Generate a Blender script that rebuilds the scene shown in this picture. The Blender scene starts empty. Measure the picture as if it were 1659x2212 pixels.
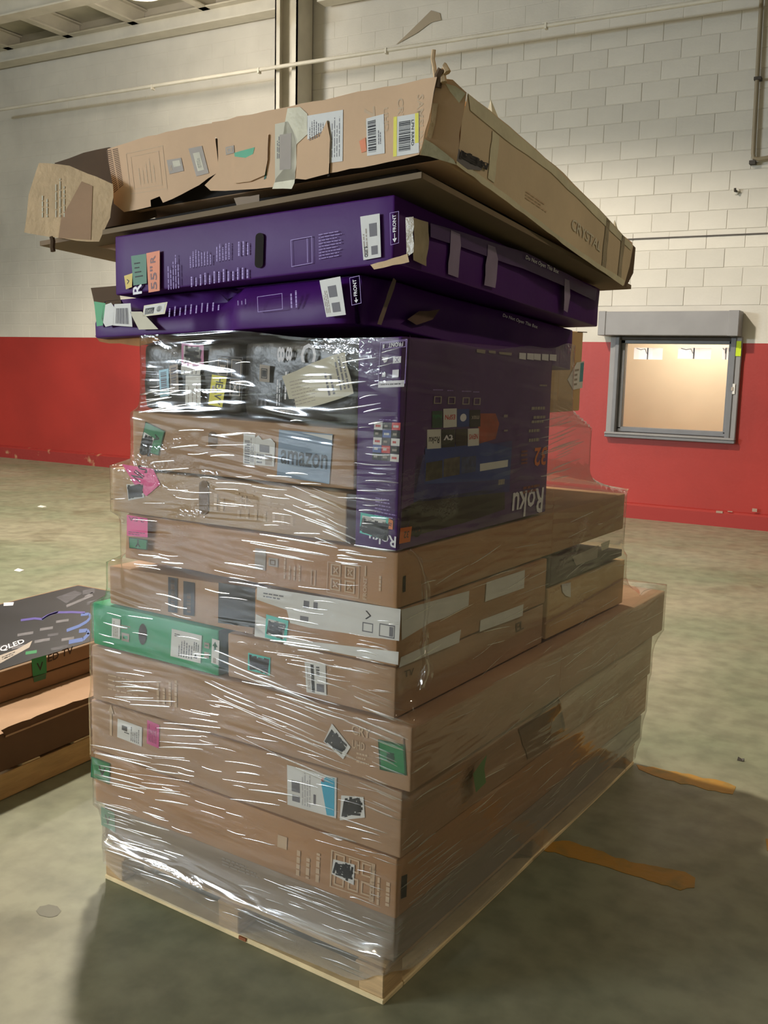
import bpy, bmesh, math, random
import numpy as np
from mathutils import Matrix, Vector, noise

# ------------------------------------------------------------------ camera, world, lights
scn = bpy.context.scene
COL = scn.collection
CAMR = np.array([[0.8703487855301438, 0.491943980067517, 0.022002545342166047],
                 [0.09333939429628343, -0.12093560490801233, -0.9882622814505955],
                 [-0.48350878895693983, 0.8621865807009894, -0.1511739099862468]])
FPX = 2091.33
EYE = Vector((0, 0, 1.70))
cam_data = bpy.data.cameras.new('camera')
cam = bpy.data.objects.new('camera', cam_data)
COL.objects.link(cam)
cam_data.sensor_fit = 'VERTICAL'
cam_data.sensor_height = 24.0
cam_data.lens = FPX / 2212 * 24.0
cam_data.clip_start = 0.05
r, d, f = CAMR
cam.matrix_world = Matrix(((r[0], -d[0], -f[0], EYE.x), (r[1], -d[1], -f[1], EYE.y), (r[2], -d[2], -f[2], EYE.z), (0, 0, 0, 1)))
scn.camera = cam

world = bpy.data.worlds.new('world')
scn.world = world
world.use_nodes = True
world.node_tree.nodes['Background'].inputs[0].default_value = (0.75, 0.8, 0.9, 1)
world.node_tree.nodes['Background'].inputs[1].default_value = 0.05

scn.view_settings.view_transform = 'Standard'
scn.view_settings.look = 'None'
scn.view_settings.gamma = 1
scn.view_settings.use_curve_mapping = False
scn.view_settings.exposure = 0.0

WARM = (1.0, 0.80, 0.58)
NEUT = (1.0, 0.90, 0.75)
COOL = (0.72, 0.85, 1.0)
# x, y, z, watts, colour, radius, cone : high bay lamps; from the third on, guessed unseen fill
LAMPS = [(-8.40, 8.95, 5.84, 370, NEUT, .17, 134), (-4.9, 5.4, 6.1, 2000, NEUT, .18, 149),
         (3.6, 6.4, 6.1, 360, WARM, .18, 132), (-10.5, 3.0, 6.1, 560, NEUT, .18, 140),
         (-12.5, -6.0, 6.1, 1300, WARM, .30, 160), (-3.0, -10.5, 6.1, 90, WARM, .25, 160),
         (-17.0, -12.0, 6.1, 900, WARM, .35, 164), (2.5, -13.0, 6.1, 100, WARM, .30, 164)]
LAMP_PLACES = ['bright high bay lamp hanging by the ceiling joists above the back wall', 'high bay lamp overhead just behind the tall stack, above the picture', 'guessed unseen high bay fill lamp overhead to the right, above the picture',
               'guessed unseen high bay fill lamp overhead to the left, above the picture', 'guessed unseen high bay fill lamp overhead behind the camera, middle left', 'guessed unseen high bay fill lamp overhead straight behind the camera',
               'guessed unseen high bay fill lamp overhead behind the camera, far left', 'guessed unseen high bay fill lamp overhead behind the camera, far right']
# added area light for bluish film streaks; its strip window is unseen
dl = bpy.data.lights.new('added_daylight', 'AREA'); dl.shape = 'RECTANGLE'; dl.size = 9.0; dl.size_y = 1.4; dl.energy = 4500; dl.color = (.76, .88, 1.0)
do = bpy.data.objects.new('added_daylight', dl); COL.objects.link(do)
do.matrix_world = Matrix.Translation((-19.03, -15.0, 4.7)) @ Matrix.Rotation(math.radians(-90), 4, 'Y') @ Matrix.Rotation(math.radians(90), 4, 'Z')
do['label'] = 'added daylight in a guessed high strip window behind the camera at left'; do['category'] = 'daylight'

# ------------------------------------------------------------------ helpers
random.seed(7)
def lin(h):
    h = h.lstrip('#')
    o = []
    for i in (0, 2, 4):
        c = int(h[i:i+2], 16) / 255
        o.append(c / 12.92 if c <= .04045 else ((c + .055) / 1.055) ** 2.4)
    return (*o, 1)

MATS = {}
def mat(name, col, rough=.6, var=0.0, scale=8, bump=0.0, bscale=40, metal=0, stretch=None, emis=None, spec=.5, col2=None, thr=None, coat=0):
    if name in MATS: return MATS[name]
    m = bpy.data.materials.new(name); m.use_nodes = True
    nt = m.node_tree; b = nt.nodes['Principled BSDF']
    c = lin(col) if isinstance(col, str) else (*col, 1)
    b.inputs['Base Color'].default_value = c
    b.inputs['Roughness'].default_value = rough
    b.inputs['Metallic'].default_value = metal
    b.inputs['Specular IOR Level'].default_value = spec
    if coat:
        b.inputs['Coat Weight'].default_value = coat; b.inputs['Coat Roughness'].default_value = .12
    if emis:
        b.inputs['Emission Color'].default_value = c; b.inputs['Emission Strength'].default_value = emis
    if var or bump:
        tc = nt.nodes.new('ShaderNodeTexCoord'); mp = nt.nodes.new('ShaderNodeMapping')
        nt.links.new(tc.outputs['Object'], mp.inputs[0])
        if stretch: mp.inputs['Scale'].default_value = stretch
    if var:
        n = nt.nodes.new('ShaderNodeTexNoise'); n.inputs['Scale'].default_value = scale; n.inputs['Detail'].default_value = 6
        nt.links.new(mp.outputs[0], n.inputs['Vector'])
        rp = nt.nodes.new('ShaderNodeValToRGB')
        if col2: lo, hi = c, (lin(col2) if isinstance(col2, str) else (*col2, 1))
        else: lo = tuple(min(1, x * (1 - var)) for x in c[:3]) + (1,); hi = tuple(min(1, x * (1 + var)) for x in c[:3]) + (1,)
        t = thr or (.3, .7)
        rp.color_ramp.elements[0].position = t[0]; rp.color_ramp.elements[1].position = t[1]
        rp.color_ramp.elements[0].color = lo; rp.color_ramp.elements[1].color = hi
        nt.links.new(n.outputs['Fac'], rp.inputs[0]); nt.links.new(rp.outputs[0], b.inputs['Base Color'])
    if bump:
        n2 = nt.nodes.new('ShaderNodeTexNoise'); n2.inputs['Scale'].default_value = bscale; n2.inputs['Detail'].default_value = 4
        nt.links.new(mp.outputs[0], n2.inputs['Vector'])
        bp = nt.nodes.new('ShaderNodeBump'); bp.inputs['Strength'].default_value = bump; bp.inputs['Distance'].default_value = .01
        nt.links.new(n2.outputs['Fac'], bp.inputs['Height']); nt.links.new(bp.outputs[0], b.inputs['Normal'])
    MATS[name] = m
    return m

CARD = mat('cardboard', '#b08c6c', .75, .10, 3, .12, 30, stretch=(1, 1, 2.5))
CARD2 = mat('cardboard_light', '#b99a78', .75, .09, 3, .12, 30, stretch=(1, 1, 2.5))
CARD3 = mat('cardboard_orange', '#b3875f', .75, .10, 3, .12, 30, stretch=(1, 1, 2.5))
CARDG = mat('cardboard_grey', '#96836f', .75, .10, 3, .12, 30, stretch=(1, 1, 2.5))
CARDT = mat('cardboard_tan_top', '#c8a678', .75, .08, 3, .12, 30)
KRAFT = mat('kraft_inside', '#5c4630', .85, .15, 4)
DARKIN = mat('painted_inner_shade', '#1a130d', .9, .2, 5)  # near-black colour stands in for the shade in holes and gaps
TORN = mat('torn_liner', '#d6b892', .85, .12, 12, .3, 60)
PURP = mat('purple_print', (.062, .005, .132), .5, .10, 2.5, .08, 25, spec=.25)
PURPD = mat('dark_purple_print', (.085, .016, .150), .42, .25, 2.0, .05, 25)
INKP = mat('ink_lilac', '#9a7cc4', .5)
BROWNP = mat('print_brown', '#2c1a14', .35, .2, 4)
BLUEP = mat('print_blue', '#27408c', .35, .2, 5)
GREENB = mat('green_carton', '#14a06c', .5, .06, 3, .08, 25)
GREEND = mat('green_side_shade_and_ink', '#1c5a44', .6, .1, 3)
BLACKW = mat('black_carton', '#2a2622', .35, .35, 6, .4, 18)
WHITE = mat('label_white', '#dedbd6', .55, .05, 9)
WHITEO = mat('paper_cream', '#d6ceb8', .65, .08, 9)
GREYL = mat('label_grey', '#a99c90', .6, .08, 9)
INK = mat('ink_black', '#1e1b1c', .6)
INKG = mat('ink_grey', '#6f6b70', .6)
INKT = mat('ink_brown', '#6d5138', .7)
INKW = mat('ink_pale', '#d0b393', .7)
WHITEI = mat('ink_white', '#ece8ee', .5)
RED = mat('ink_red', '#c8302c', .5)
ORANGE = mat('sticker_orange', '#e2762e', .5)
PINK = mat('sticker_pink', '#ee4c98', .5)
GREENS = mat('sticker_green', '#178048', .5)
TEAL = mat('sticker_teal', '#4cc4b4', .5)
SKYB = mat('sticker_blue', '#3fa9c8', .5)
YELL = mat('sticker_yellow', '#e8dc28', .5)
SLATE = mat('poster_slate', '#7f93aa', .5, .06, 6)
TAPEY = mat('paper_tape', '#dcd3b4', .5, .12, 10, .3, 30)
WOOD = mat('pine_wood', '#c8a678', .75, .22, 6, .2, 30, stretch=(1, 1, 8))
WOODL = mat('pine_edge', '#e6cfa0', .75, .15, 9, .2, 30)
GREYM = mat('painted_grey_metal', '#8d8b8c', .45, .06, 5)
GREYD = mat('painted_grey_metal_dark', '#75767a', .45, .08, 5)
IVORY = mat('painted_steel', '#ccc6b8', .5, .1, 3)
DARKM = mat('dark_steel', '#3c342c', .6, .2, 5)
TVBLK = mat('printed_black_panel', '#23242a', .35, .3, 3)

def tag(o, label=None, cat=None, group=None, kind=None):
    if label: o['label'] = label
    if cat: o['category'] = cat
    if group: o['group'] = group
    if kind: o['kind'] = kind
    return o
def thing(name, M, label=None, cat=None, group=None, kind=None):
    o = bpy.data.objects.new(name, None); COL.objects.link(o)
    o.matrix_world = M; o.empty_display_size = .1
    return tag(o, label, cat, group, kind)
def meshob(name, v, f, mats, parent=None, mi=None, smooth=False, M=None):
    me = bpy.data.meshes.new(name); me.from_pydata([tuple(p) for p in v], [], f)
    for m in (mats if isinstance(mats, (list, tuple)) else [mats]): me.materials.append(m)
    if mi is not None: me.polygons.foreach_set('material_index', mi)
    if smooth: me.polygons.foreach_set('use_smooth', [True] * len(me.polygons))
    me.update()
    o = bpy.data.objects.new(name, me); COL.objects.link(o)
    if M is not None: o.matrix_world = M
    if parent: o.parent = parent
    return o
class MB:
    def __init__(s): s.v = []; s.f = []; s.mi = []
    def add(s, v, f, k=0):
        n = len(s.v); s.v += [tuple(p) for p in v]; s.f += [tuple(i + n for i in q) for q in f]; s.mi += [k] * len(f)
    def box(s, x0, x1, y0, y1, z0, z1, k=0, M=None):
        v = [(x, y, z) for z in (z0, z1) for y in (y0, y1) for x in (x0, x1)]
        if M is not None: v = [M @ Vector(p) for p in v]
        s.add(v, [(0, 2, 3, 1), (4, 5, 7, 6), (0, 1, 5, 4), (2, 6, 7, 3), (0, 4, 6, 2), (1, 3, 7, 5)], k)
    def tube(s, pts, r, n=8, k=0):
        pts = [Vector(p) for p in pts]; base = len(s.v); up = None
        for i, p in enumerate(pts):
            t = (pts[min(i + 1, len(pts) - 1)] - pts[max(i - 1, 0)]).normalized()
            if up is None or abs(up.dot(t)) > .95: up = Vector((0, 0, 1)) if abs(t.z) < .9 else Vector((1, 0, 0))
            a = t.cross(up).normalized(); b = a.cross(t).normalized(); up = b
            for j in range(n):
                q = 2 * math.pi * j / n
                s.v.append(tuple(p + a * math.cos(q) * r + b * math.sin(q) * r))
        for i in range(len(pts) - 1):
            for j in range(n):
                a0 = base + i * n + j; a1 = base + i * n + (j + 1) % n
                s.f.append((a0, a1, a1 + n, a0 + n)); s.mi.append(k)
        s.f.append(tuple(base + j for j in range(n))[::-1]); s.mi.append(k)
        s.f.append(tuple(base + (len(pts) - 1) * n + j for j in range(n))); s.mi.append(k)
    def lathe(s, prof, n=24, k=0):
        base = len(s.v)
        for (r_, z) in prof:
            for j in range(n):
                q = 2 * math.pi * j / n; s.v.append((r_ * math.cos(q), r_ * math.sin(q), z))
        for i in range(len(prof) - 1):
            for j in range(n):
                a0 = base + i * n + j; a1 = base + i * n + (j + 1) % n
                s.f.append((a0, a1, a1 + n, a0 + n)); s.mi.append(k)
    def build(s, name, mats, parent=None, smooth=False, M=None):
        return meshob(name, s.v, s.f, mats, parent, s.mi, smooth, M)

def ray(u, v):
    q = np.array([(u - 829.5) / FPX, (v - 1106) / FPX, 1.0])
    return Vector(CAMR.T @ q)
def at_y(u, v, y):
    q = ray(u, v); t = (y - EYE.y) / q.y; return EYE + q * t
def at_z(u, v, z=0.0):
    q = ray(u, v); t = (z - EYE.z) / q.z; return EYE + q * t

# font glyph cache -> triangles in a unit box
GLY = {}
def glyphs(txt):
    if txt in GLY: return GLY[txt]
    c = bpy.data.curves.new('t', 'FONT'); c.body = txt; c.resolution_u = 2; c.offset = .018
    o = bpy.data.objects.new('t', c); COL.objects.link(o)
    dg = bpy.context.evaluated_depsgraph_get(); dg.update()
    me = o.evaluated_get(dg).to_mesh()
    v = np.array([w.co[:2] for w in me.vertices]); f = [tuple(p.vertices) for p in me.polygons]
    o.evaluated_get(dg).to_mesh_clear(); bpy.data.objects.remove(o); bpy.data.curves.remove(c)
    mn, mx = v.min(0), v.max(0); v = (v - mn) / (mx - mn)
    GLY[txt] = (v, f); return GLY[txt]

class Face:
    """a plane of a thing in the thing's own coordinates"""
    def __init__(s, root, p, n):
        s.root = root; s.p = Vector(p); s.n = Vector(n).normalized()
        inv = root.matrix_world.inverted() if hasattr(root, 'matrix_world') else Matrix()
        s.o = inv @ EYE; s.R = inv.to_3x3()
    def px(s, u, v, off=0.0):
        q = s.R @ ray(u, v); p = s.p + s.n * off
        return s.o + q * ((p - s.o).dot(s.n) / q.dot(s.n))
class Print:
    """flat print on a quad given by its corners: top left, top right, bottom right, bottom left (pixels of the face)"""
    def __init__(s, face, q, off=.0006):
        s.face = face; s.c = [face.px(*p) for p in q[:4]]; s.off = off; s.b = MB(); s.mats = []
    def at(s, a, b):
        c = s.c
        return (c[0] * (1 - a) + c[1] * a) * (1 - b) + (c[3] * (1 - a) + c[2] * a) * b + s.face.n * s.off
    def k(s, m):
        if m not in s.mats: s.mats.append(m)
        return s.mats.index(m)
    def poly(s, pts, m):
        s.b.add([s.at(*p) for p in pts], [tuple(range(len(pts)))], s.k(m)); return s
    def rect(s, a0, b0, a1, b1, m): s.poly([(a0, b0), (a0, b1), (a1, b1), (a1, b0)], m); return s
    def frame(s, a0, b0, a1, b1, m, w=.05, wb=None):
        wb = wb or w
        s.rect(a0, b0, a1, b0 + wb, m); s.rect(a0, b1 - wb, a1, b1, m); s.rect(a0, b0 + wb, a0 + w, b1 - wb, m); s.rect(a1 - w, b0 + wb, a1, b1 - wb, m); return s
    def line(s, pts, w, m, asp=1.0):
        for (a, b), (c, d_) in zip(pts[:-1], pts[1:]):
            dx, dy = c - a, (d_ - b) * asp; L = math.hypot(dx, dy) or 1
            nx, ny = -dy / L * w, dx / L * w / asp
            s.poly([(a + nx, b + ny), (a - nx, b - ny), (c - nx, d_ - ny), (c + nx, d_ + ny)], m)
        return s
    def bars(s, a0, b0, a1, b1, m, n=14, horiz=True, seed=1):
        """barcode; horiz: bars are horizontal strokes"""
        rn = random.Random(seed); x = 0.0
        while x < 1:
            w = rn.uniform(.3, 1.2) / n; w2 = min(1, x + w)
            if horiz: s.rect(a0, b0 + (b1 - b0) * x, a1, b0 + (b1 - b0) * w2, m)
            else: s.rect(a0 + (a1 - a0) * x, b0, a0 + (a1 - a0) * w2, b1, m)
            x = w2 + rn.uniform(.25, .8) / n
        return s
    def lines(s, a0, b0, a1, b1, m, n=5, vert=False, seed=1, fill=.45):
        """blocks of small type, as broken strokes"""
        rn = random.Random(seed)
        for i in range(n):
            e = rn.uniform(.55, 1.0); x = 0
            while x < e:
                w = rn.uniform(.06, .22); y = min(e, x + w)
                if vert:
                    c = a0 + (a1 - a0) * (i + .5) / n; h = (a1 - a0) / n * fill / 2
                    s.rect(c - h, b1 - (b1 - b0) * y, c + h, b1 - (b1 - b0) * x, m)
                else:
                    c = b0 + (b1 - b0) * (i + .5) / n; h = (b1 - b0) / n * fill / 2
                    s.rect(a0 + (a1 - a0) * x, c - h, a0 + (a1 - a0) * y, c + h, m)
                x = y + .03
        return s
    def scribble(s, a0, b0, a1, b1, m, n=16, w=.045, seed=1):
        rn = random.Random(seed); pts = []
        for i in range(n):
            t = i / (n - 1)
            x = a0 + (a1 - a0) * t + rn.uniform(-.05, .05); up = i % 2
            y = (b0 if up else b1) + rn.uniform(-.14, .14) * (b1 - b0)
            pts.append((x, y))
        s.line(pts, w, m)
        pts = []
        for i in range(n // 2):
            t = i / (n // 2 - 1)
            y = b0 + (b1 - b0) * t + rn.uniform(-.04, .04); x = (a0 if i % 2 else a1) + rn.uniform(-.1, .1) * (a1 - a0)
            pts.append((x, y))
        s.off += .0002; s.line(pts, w, m); s.off -= .0002
        return s
    def text(s, txt, a0, b0, a1, b1, m, rot=0):
        v, f = glyphs(txt); P = []
        for x, y in v:
            y = 1 - y
            if rot == 90: x, y = 1 - y, x          # reads downwards (turned clockwise)
            elif rot == 180: x, y = 1 - x, 1 - y
            elif rot == 270: x, y = y, 1 - x       # reads upwards
            P.append(s.at(a0 + (a1 - a0) * x, b0 + (b1 - b0) * y))
        s.b.add(P, f, s.k(m)); return s
    def ell(s, a, b, ra, rb, m, n=14): s.poly([(a + ra * math.cos(-6.2832 * i / n), b + rb * math.sin(-6.2832 * i / n)) for i in range(n)], m); return s
    def build(s, parent, name='printing', label=None):
        o = s.b.build(name, s.mats, parent)
        if len(s.b.f) > 1: o['kind'] = 'stuff'
        return tag(o, label)

def slab(root, face, pts, th, m, name, off=0.0, label=None, parent=None, m2=None):
    """a flat sheet of card or paper lying on a face: outline in pixels, thickness outwards"""
    a = [face.px(u, v, off + th) for u, v in pts]; b = [face.px(u, v, off) for u, v in pts]
    n = len(pts); v = a + b
    e1 = (a[1] - a[0]).cross(a[2] - a[0])
    fr = tuple(range(n)); area = sum((a[i] - a[0]).cross(a[i + 1] - a[0]).dot(face.n) for i in range(1, n - 1))
    if area < 0: fr = fr[::-1]; ba = tuple(range(n, 2 * n)); sd = [(i, (i + 1) % n, n + (i + 1) % n, n + i) for i in range(n)]
    else: ba = tuple(range(n, 2 * n))[::-1]; sd = [((i + 1) % n, i, n + i, n + (i + 1) % n) for i in range(n)]
    o = meshob(name, v, [fr, ba] + sd, [m, m2 or m], parent or root, [0] + [1] * (n + 1))
    return tag(o, label)
def sticker(root, face, q, m, name='sticker', label=None, pr=None, build=None):
    o = slab(root, face, q, .0008, m, name, .0006, label)
    if build:
        P = Print(face, q if len(q) == 4 else pr, .0018); build(P); P.build(o)
    return o
def wob(pts, amp, n=4, seed=1):
    """ragged (torn) outline"""
    rn = random.Random(seed); o = []
    for (a, b), (c, d_) in zip(pts, pts[1:] + pts[:1]):
        L = math.hypot(c - a, d_ - b); k = max(1, int(L / 100 * n))
        for i in range(k):
            t = i / k; o.append((a + (c - a) * t + (rn.uniform(-amp, amp) if i else 0), b + (d_ - b) * t + (rn.uniform(-amp, amp) if i else 0)))
    return o

# stack frame
PAL = -0.07313822337336917
MST = Matrix.Translation((-1.1322, 2.0754, 0)) @ Matrix.Rotation(PAL, 4, 'Z')

def lattice(W, L, H, r, step):
    def ax(D):
        n = max(1, int((D - 2 * r) / step)); return [0, r * .3, r] + [r + (D - 2 * r) * i / n for i in range(1, n)] + [D - r, D - r * .3, D]
    X, Y, Z = ax(W), ax(L), ax(H); nx, ny, nz = len(X) - 1, len(Y) - 1, len(Z) - 1
    idx = {}; v = []; f = []
    def g(i, j, k):
        if (i, j, k) not in idx:
            p = Vector((X[i], Y[j], Z[k]))
            q = Vector((min(max(p.x, r), W - r), min(max(p.y, r), L - r), min(max(p.z, r), H - r)))
            e = p - q
            if e.length > r: p = q + e * (r / e.length)
            idx[(i, j, k)] = len(v); v.append(p)
        return idx[(i, j, k)]
    for i in range(nx):
        for j in range(ny):
            f.append((g(i, j, 0), g(i, j + 1, 0), g(i + 1, j + 1, 0), g(i + 1, j, 0)))
            f.append((g(i, j, nz), g(i + 1, j, nz), g(i + 1, j + 1, nz), g(i, j + 1, nz)))
    for i in range(nx):
        for k in range(nz):
            f.append((g(i, 0, k), g(i + 1, 0, k), g(i + 1, 0, k + 1), g(i, 0, k + 1)))
            f.append((g(i, ny, k), g(i, ny, k + 1), g(i + 1, ny, k + 1), g(i + 1, ny, k)))
    for j in range(ny):
        for k in range(nz):
            f.append((g(0, j, k), g(0, j, k + 1), g(0, j + 1, k + 1), g(0, j + 1, k)))
            f.append((g(nx, j, k), g(nx, j + 1, k), g(nx, j + 1, k + 1), g(nx, j, k + 1)))
    return v, f

WRAPPED = []
class Carton:
    """a carton in the stack frame; zb / zt may be one height or four (front left, front right, rear right, rear left)"""
    def __init__(s, name, label, x0, x1, y0, y1, zb, zt, m, cat='box', group=None, r=.006, wrap=True, noise_amp=.0022, warp=None, step=.07, body='body', M0=MST):
        zb = [zb] * 4 if not isinstance(zb, (tuple, list)) else zb; zt = [zt] * 4 if not isinstance(zt, (tuple, list)) else zt
        s.base = Vector(((x0 + x1) / 2, (y0 + y1) / 2, min(zb)))
        s.root = thing(name, M0 @ Matrix.Translation(s.base), label, cat, group)
        W, L = x1 - x0, y1 - y0; H = zt[1] - zb[1]; s.W, s.L = W, L
        xs = (-W / 2, W / 2, W / 2, -W / 2); ys = (-L / 2, -L / 2, L / 2, L / 2)
        B = [Vector((xs[i], ys[i], zb[i] - s.base.z)) for i in range(4)]; T = [Vector((xs[i], ys[i], zt[i] - s.base.z)) for i in range(4)]
        v, f = lattice(W, L, H, r, step); o = Vector((x0 * 7.1, zb[0] * 9.3, 1.7)); out = []
        for p in v:
            a, b, c = p.x / W, p.y / L, p.z / H
            w = ((1 - a) * (1 - b), a * (1 - b), a * b, (1 - a) * b)
            lo = sum((B[i] * w[i] for i in range(4)), Vector()); hi = sum((T[i] * w[i] for i in range(4)), Vector())
            q = lo * (1 - c) + hi * c
            nz = noise.noise(q * 3.1 + o) * .5 + .5
            e = Vector((a - .5, b - .5, c - .5)); d_ = noise_amp * nz
            if abs(e.x) > .49: q.x -= math.copysign(d_, e.x)
            if abs(e.y) > .49: q.y -= math.copysign(d_, e.y)
            if abs(e.z) > .49: q.z -= math.copysign(d_ * .5, e.z)
            if warp: q = warp(q, a, b, c)
            out.append(q)
        s.body = meshob(body, out, f, m, s.root, smooth=True)
        s.front = Face(s.root, B[1], -(B[0] - B[1]).cross(T[1] - B[1]))
        if s.front.n.y > 0: s.front.n = -s.front.n
        s.side = Face(s.root, B[1], (B[2] - B[1]).cross(T[1] - B[1]))
        if s.side.n.x < 0: s.side.n = -s.side.n
        s.topf = Face(s.root, T[1], (0, 0, 1))
        if wrap: WRAPPED.append((x0, x1, y0, y1, min(zb), max(zt)))
    def stick(s, q, m, name='sticker', label=None, build=None, pr=None, face=None): return sticker(s.root, face or s.front, q, m, name, label, pr, build)
    def pr(s, q, face=None, off=.0008): return Print(face or s.front, q, off)
    def hole(s, pts, m=None, face=None, name='hand_hole'):
        f_ = face or s.front
        o = slab(s.root, f_, pts, .0006, m or KRAFT, name, .0004)  # flat dark patch; the shade inside the hole is in its colour
        return o

# ------------------------------------------------------------------ room
YB = 11.1
XL, XR, YF, ZC = -19.0, 9.0, -20.0, 6.62
WALLW = mat('white_painted_block', (.585, .55, .485), .55, .10, 1.4, .15, 40)
WALLR = mat('red_paint', (.36, .030, .022), .42, .12, 1.2, .1, 30)
CEILM = mat('ceiling_deck', (.60, .57, .48), .8, .15, 1.5)
OUTW = mat('far_wall_paint', (.22, .20, .17), .8, .1, 1)

def floor_material():
    m = bpy.data.materials.new('polished_concrete'); m.use_nodes = True; nt = m.node_tree; b = nt.nodes['Principled BSDF']
    tc = nt.nodes.new('ShaderNodeTexCoord')
    def nz(s, det=6, dist=0):
        n = nt.nodes.new('ShaderNodeTexNoise'); n.inputs['Scale'].default_value = s; n.inputs['Detail'].default_value = det; n.inputs['Distortion'].default_value = dist
        nt.links.new(tc.outputs['Object'], n.inputs['Vector']); return n
    def ramp(n, a, b_, c0, c1):
        r_ = nt.nodes.new('ShaderNodeValToRGB'); r_.color_ramp.elements[0].position = a; r_.color_ramp.elements[1].position = b_
        r_.color_ramp.elements[0].color = (*c0, 1); r_.color_ramp.elements[1].color = (*c1, 1); nt.links.new(n.outputs['Fac'], r_.inputs[0]); return r_
    a = ramp(nz(.55, 8, .6), .35, .65, (.178, .206, .130), (.282, .266, .188))
    c = ramp(nz(9, 8), .35, .62, (.8, .8, .8), (1.08, 1.08, 1.08))
    st = ramp(nz(1.7, 5, 1.0), .30, .40, (.62, .6, .55), (1, 1, 1))
    m1 = nt.nodes.new('ShaderNodeMix'); m1.data_type = 'RGBA'; m1.blend_type = 'MULTIPLY'; m1.inputs[0].default_value = 1
    m2 = nt.nodes.new('ShaderNodeMix'); m2.data_type = 'RGBA'; m2.blend_type = 'MULTIPLY'; m2.inputs[0].default_value = .6
    nt.links.new(a.outputs[0], m1.inputs[6]); nt.links.new(c.outputs[0], m1.inputs[7])
    nt.links.new(m1.outputs[2], m2.inputs[6]); nt.links.new(st.outputs[0], m2.inputs[7]); nt.links.new(m2.outputs[2], b.inputs['Base Color'])
    rr = ramp(nz(3, 5), .3, .7, (.34, .34, .34), (.55, .55, .55)); nt.links.new(rr.outputs[0], b.inputs['Roughness'])
    b.inputs['Specular IOR Level'].default_value = .35
    bp = nt.nodes.new('ShaderNodeBump'); bp.inputs['Strength'].default_value = .08; bp.inputs['Distance'].default_value = .01
    n = nz(14, 6); nt.links.new(n.outputs['Fac'], bp.inputs['Height']); nt.links.new(bp.outputs[0], b.inputs['Normal'])
    return m
FLOORM = floor_material()
b = MB(); b.box(XL, XR, YF, YB + 4, -.2, 0)
floor = tag(b.build('floor', [FLOORM]), kind='structure')

# back wall with the opening of the service window
WX0, WX1, WZ0, WZ1 = -3.20, -1.88, .96, 2.06
b = MB()
def wallpiece(x0, x1, z0, z1, k): b.box(x0, x1, YB, YB + .2, z0, z1, k)
PZ = 2.005
wallpiece(XL, WX0, 0, PZ, 1); wallpiece(XL, WX0, PZ, ZC, 0)
wallpiece(WX1, .4, 0, PZ, 1); wallpiece(WX1, .4, PZ, ZC, 0); wallpiece(.4, XR, 0, ZC, 2)  # unseen tan stretch added so the film reflects less red
wallpiece(WX0, WX1, 0, WZ0, 1); wallpiece(WX0, WX1, WZ1, ZC, 0)
wall_back = tag(b.build('wall_back', [WALLW, WALLR, mat('unseen_tan_reflector', (.17, .15, .115), .7, .1, 1)]), kind='structure')
for nm, args in (('wall_right', (XR, XR + .2, YF, YB + .2, 0, ZC)), ('wall_front', (XL, XR, YF - .2, YF, 0, ZC))):
    b = MB(); b.box(*args); tag(b.build(nm, [OUTW]), kind='structure')
b = MB(); b.box(XL - .2, XL, YF, -19.6, 0, ZC); b.box(XL - .2, XL, -10.5, YB + .2, 0, ZC); b.box(XL - .2, XL, -19.6, -10.5, 5.45, ZC); b.box(XL - .2, XL, -19.6, -10.5, 0, 3.95); tag(b.build('wall_left', [OUTW]), kind='structure')  # unseen wall; strip opening made for the added daylight
b = MB(); b.box(XL, XR, YF, YB + .2, ZC, ZC + .15)
ceiling = tag(b.build('ceiling', [CEILM]), kind='structure')

# concrete blocks of the upper wall: proud of the wall with recessed joints
def block_mesh():
    w, h, t, c = .395, .195, .007, .005
    v = []
    for (dy, s) in ((0, 0), (-t + .003, 0), (-t, c)):
        v += [(-w / 2 + s, dy, -h / 2 + s), (w / 2 - s, dy, -h / 2 + s), (w / 2 - s, dy, h / 2 - s), (-w / 2 + s, dy, h / 2 - s)]
    f = [(8, 9, 10, 11)]
    for a in (0, 4):
        for i in range(4): f.append((a + i, a + (i + 1) % 4, a + 4 + (i + 1) % 4, a + 4 + i))
    me = bpy.data.meshes.new('block'); me.from_pydata(v, [], f); me.update(); return me, v, f
BLK, bv, bf = block_mesh()
def blockmat():
    m = WALLW.copy(); m.name = 'white_block_face'; nt = m.node_tree
    oi = nt.nodes.new('ShaderNodeObjectInfo'); bs = nt.nodes['Principled BSDF']; src = bs.inputs['Base Color'].links[0].from_socket
    hs = nt.nodes.new('ShaderNodeHueSaturation'); mr = nt.nodes.new('ShaderNodeMapRange'); mr.inputs[3].default_value = .95; mr.inputs[4].default_value = 1.04
    nt.links.new(oi.outputs['Random'], mr.inputs[0]); nt.links.new(mr.outputs[0], hs.inputs['Value']); nt.links.new(src, hs.inputs['Color']); nt.links.new(hs.outputs[0], bs.inputs['Base Color'])
    return m
BLKM = blockmat(); BLK.materials.append(BLKM)
cells = []
rn = random.Random(3)
for row in range(20):
    z = PZ + .1 + .2 * row
    x = XL + .3 + (.2 if row % 2 else 0)
    while x < .15:
        if not (-3.5 < x < -1.45 and z < 2.45) and x > -16.2: cells.append((x, z))
        x += .4
def dist(c): return (c[0]) ** 2 + YB ** 2 + (c[1] - 1.7) ** 2
vis = [c for c in cells if c[0] < -.6 and c[1] < 5.4]
vis.sort(key=dist); near = set(vis[:300]); rest = MB()
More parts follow.
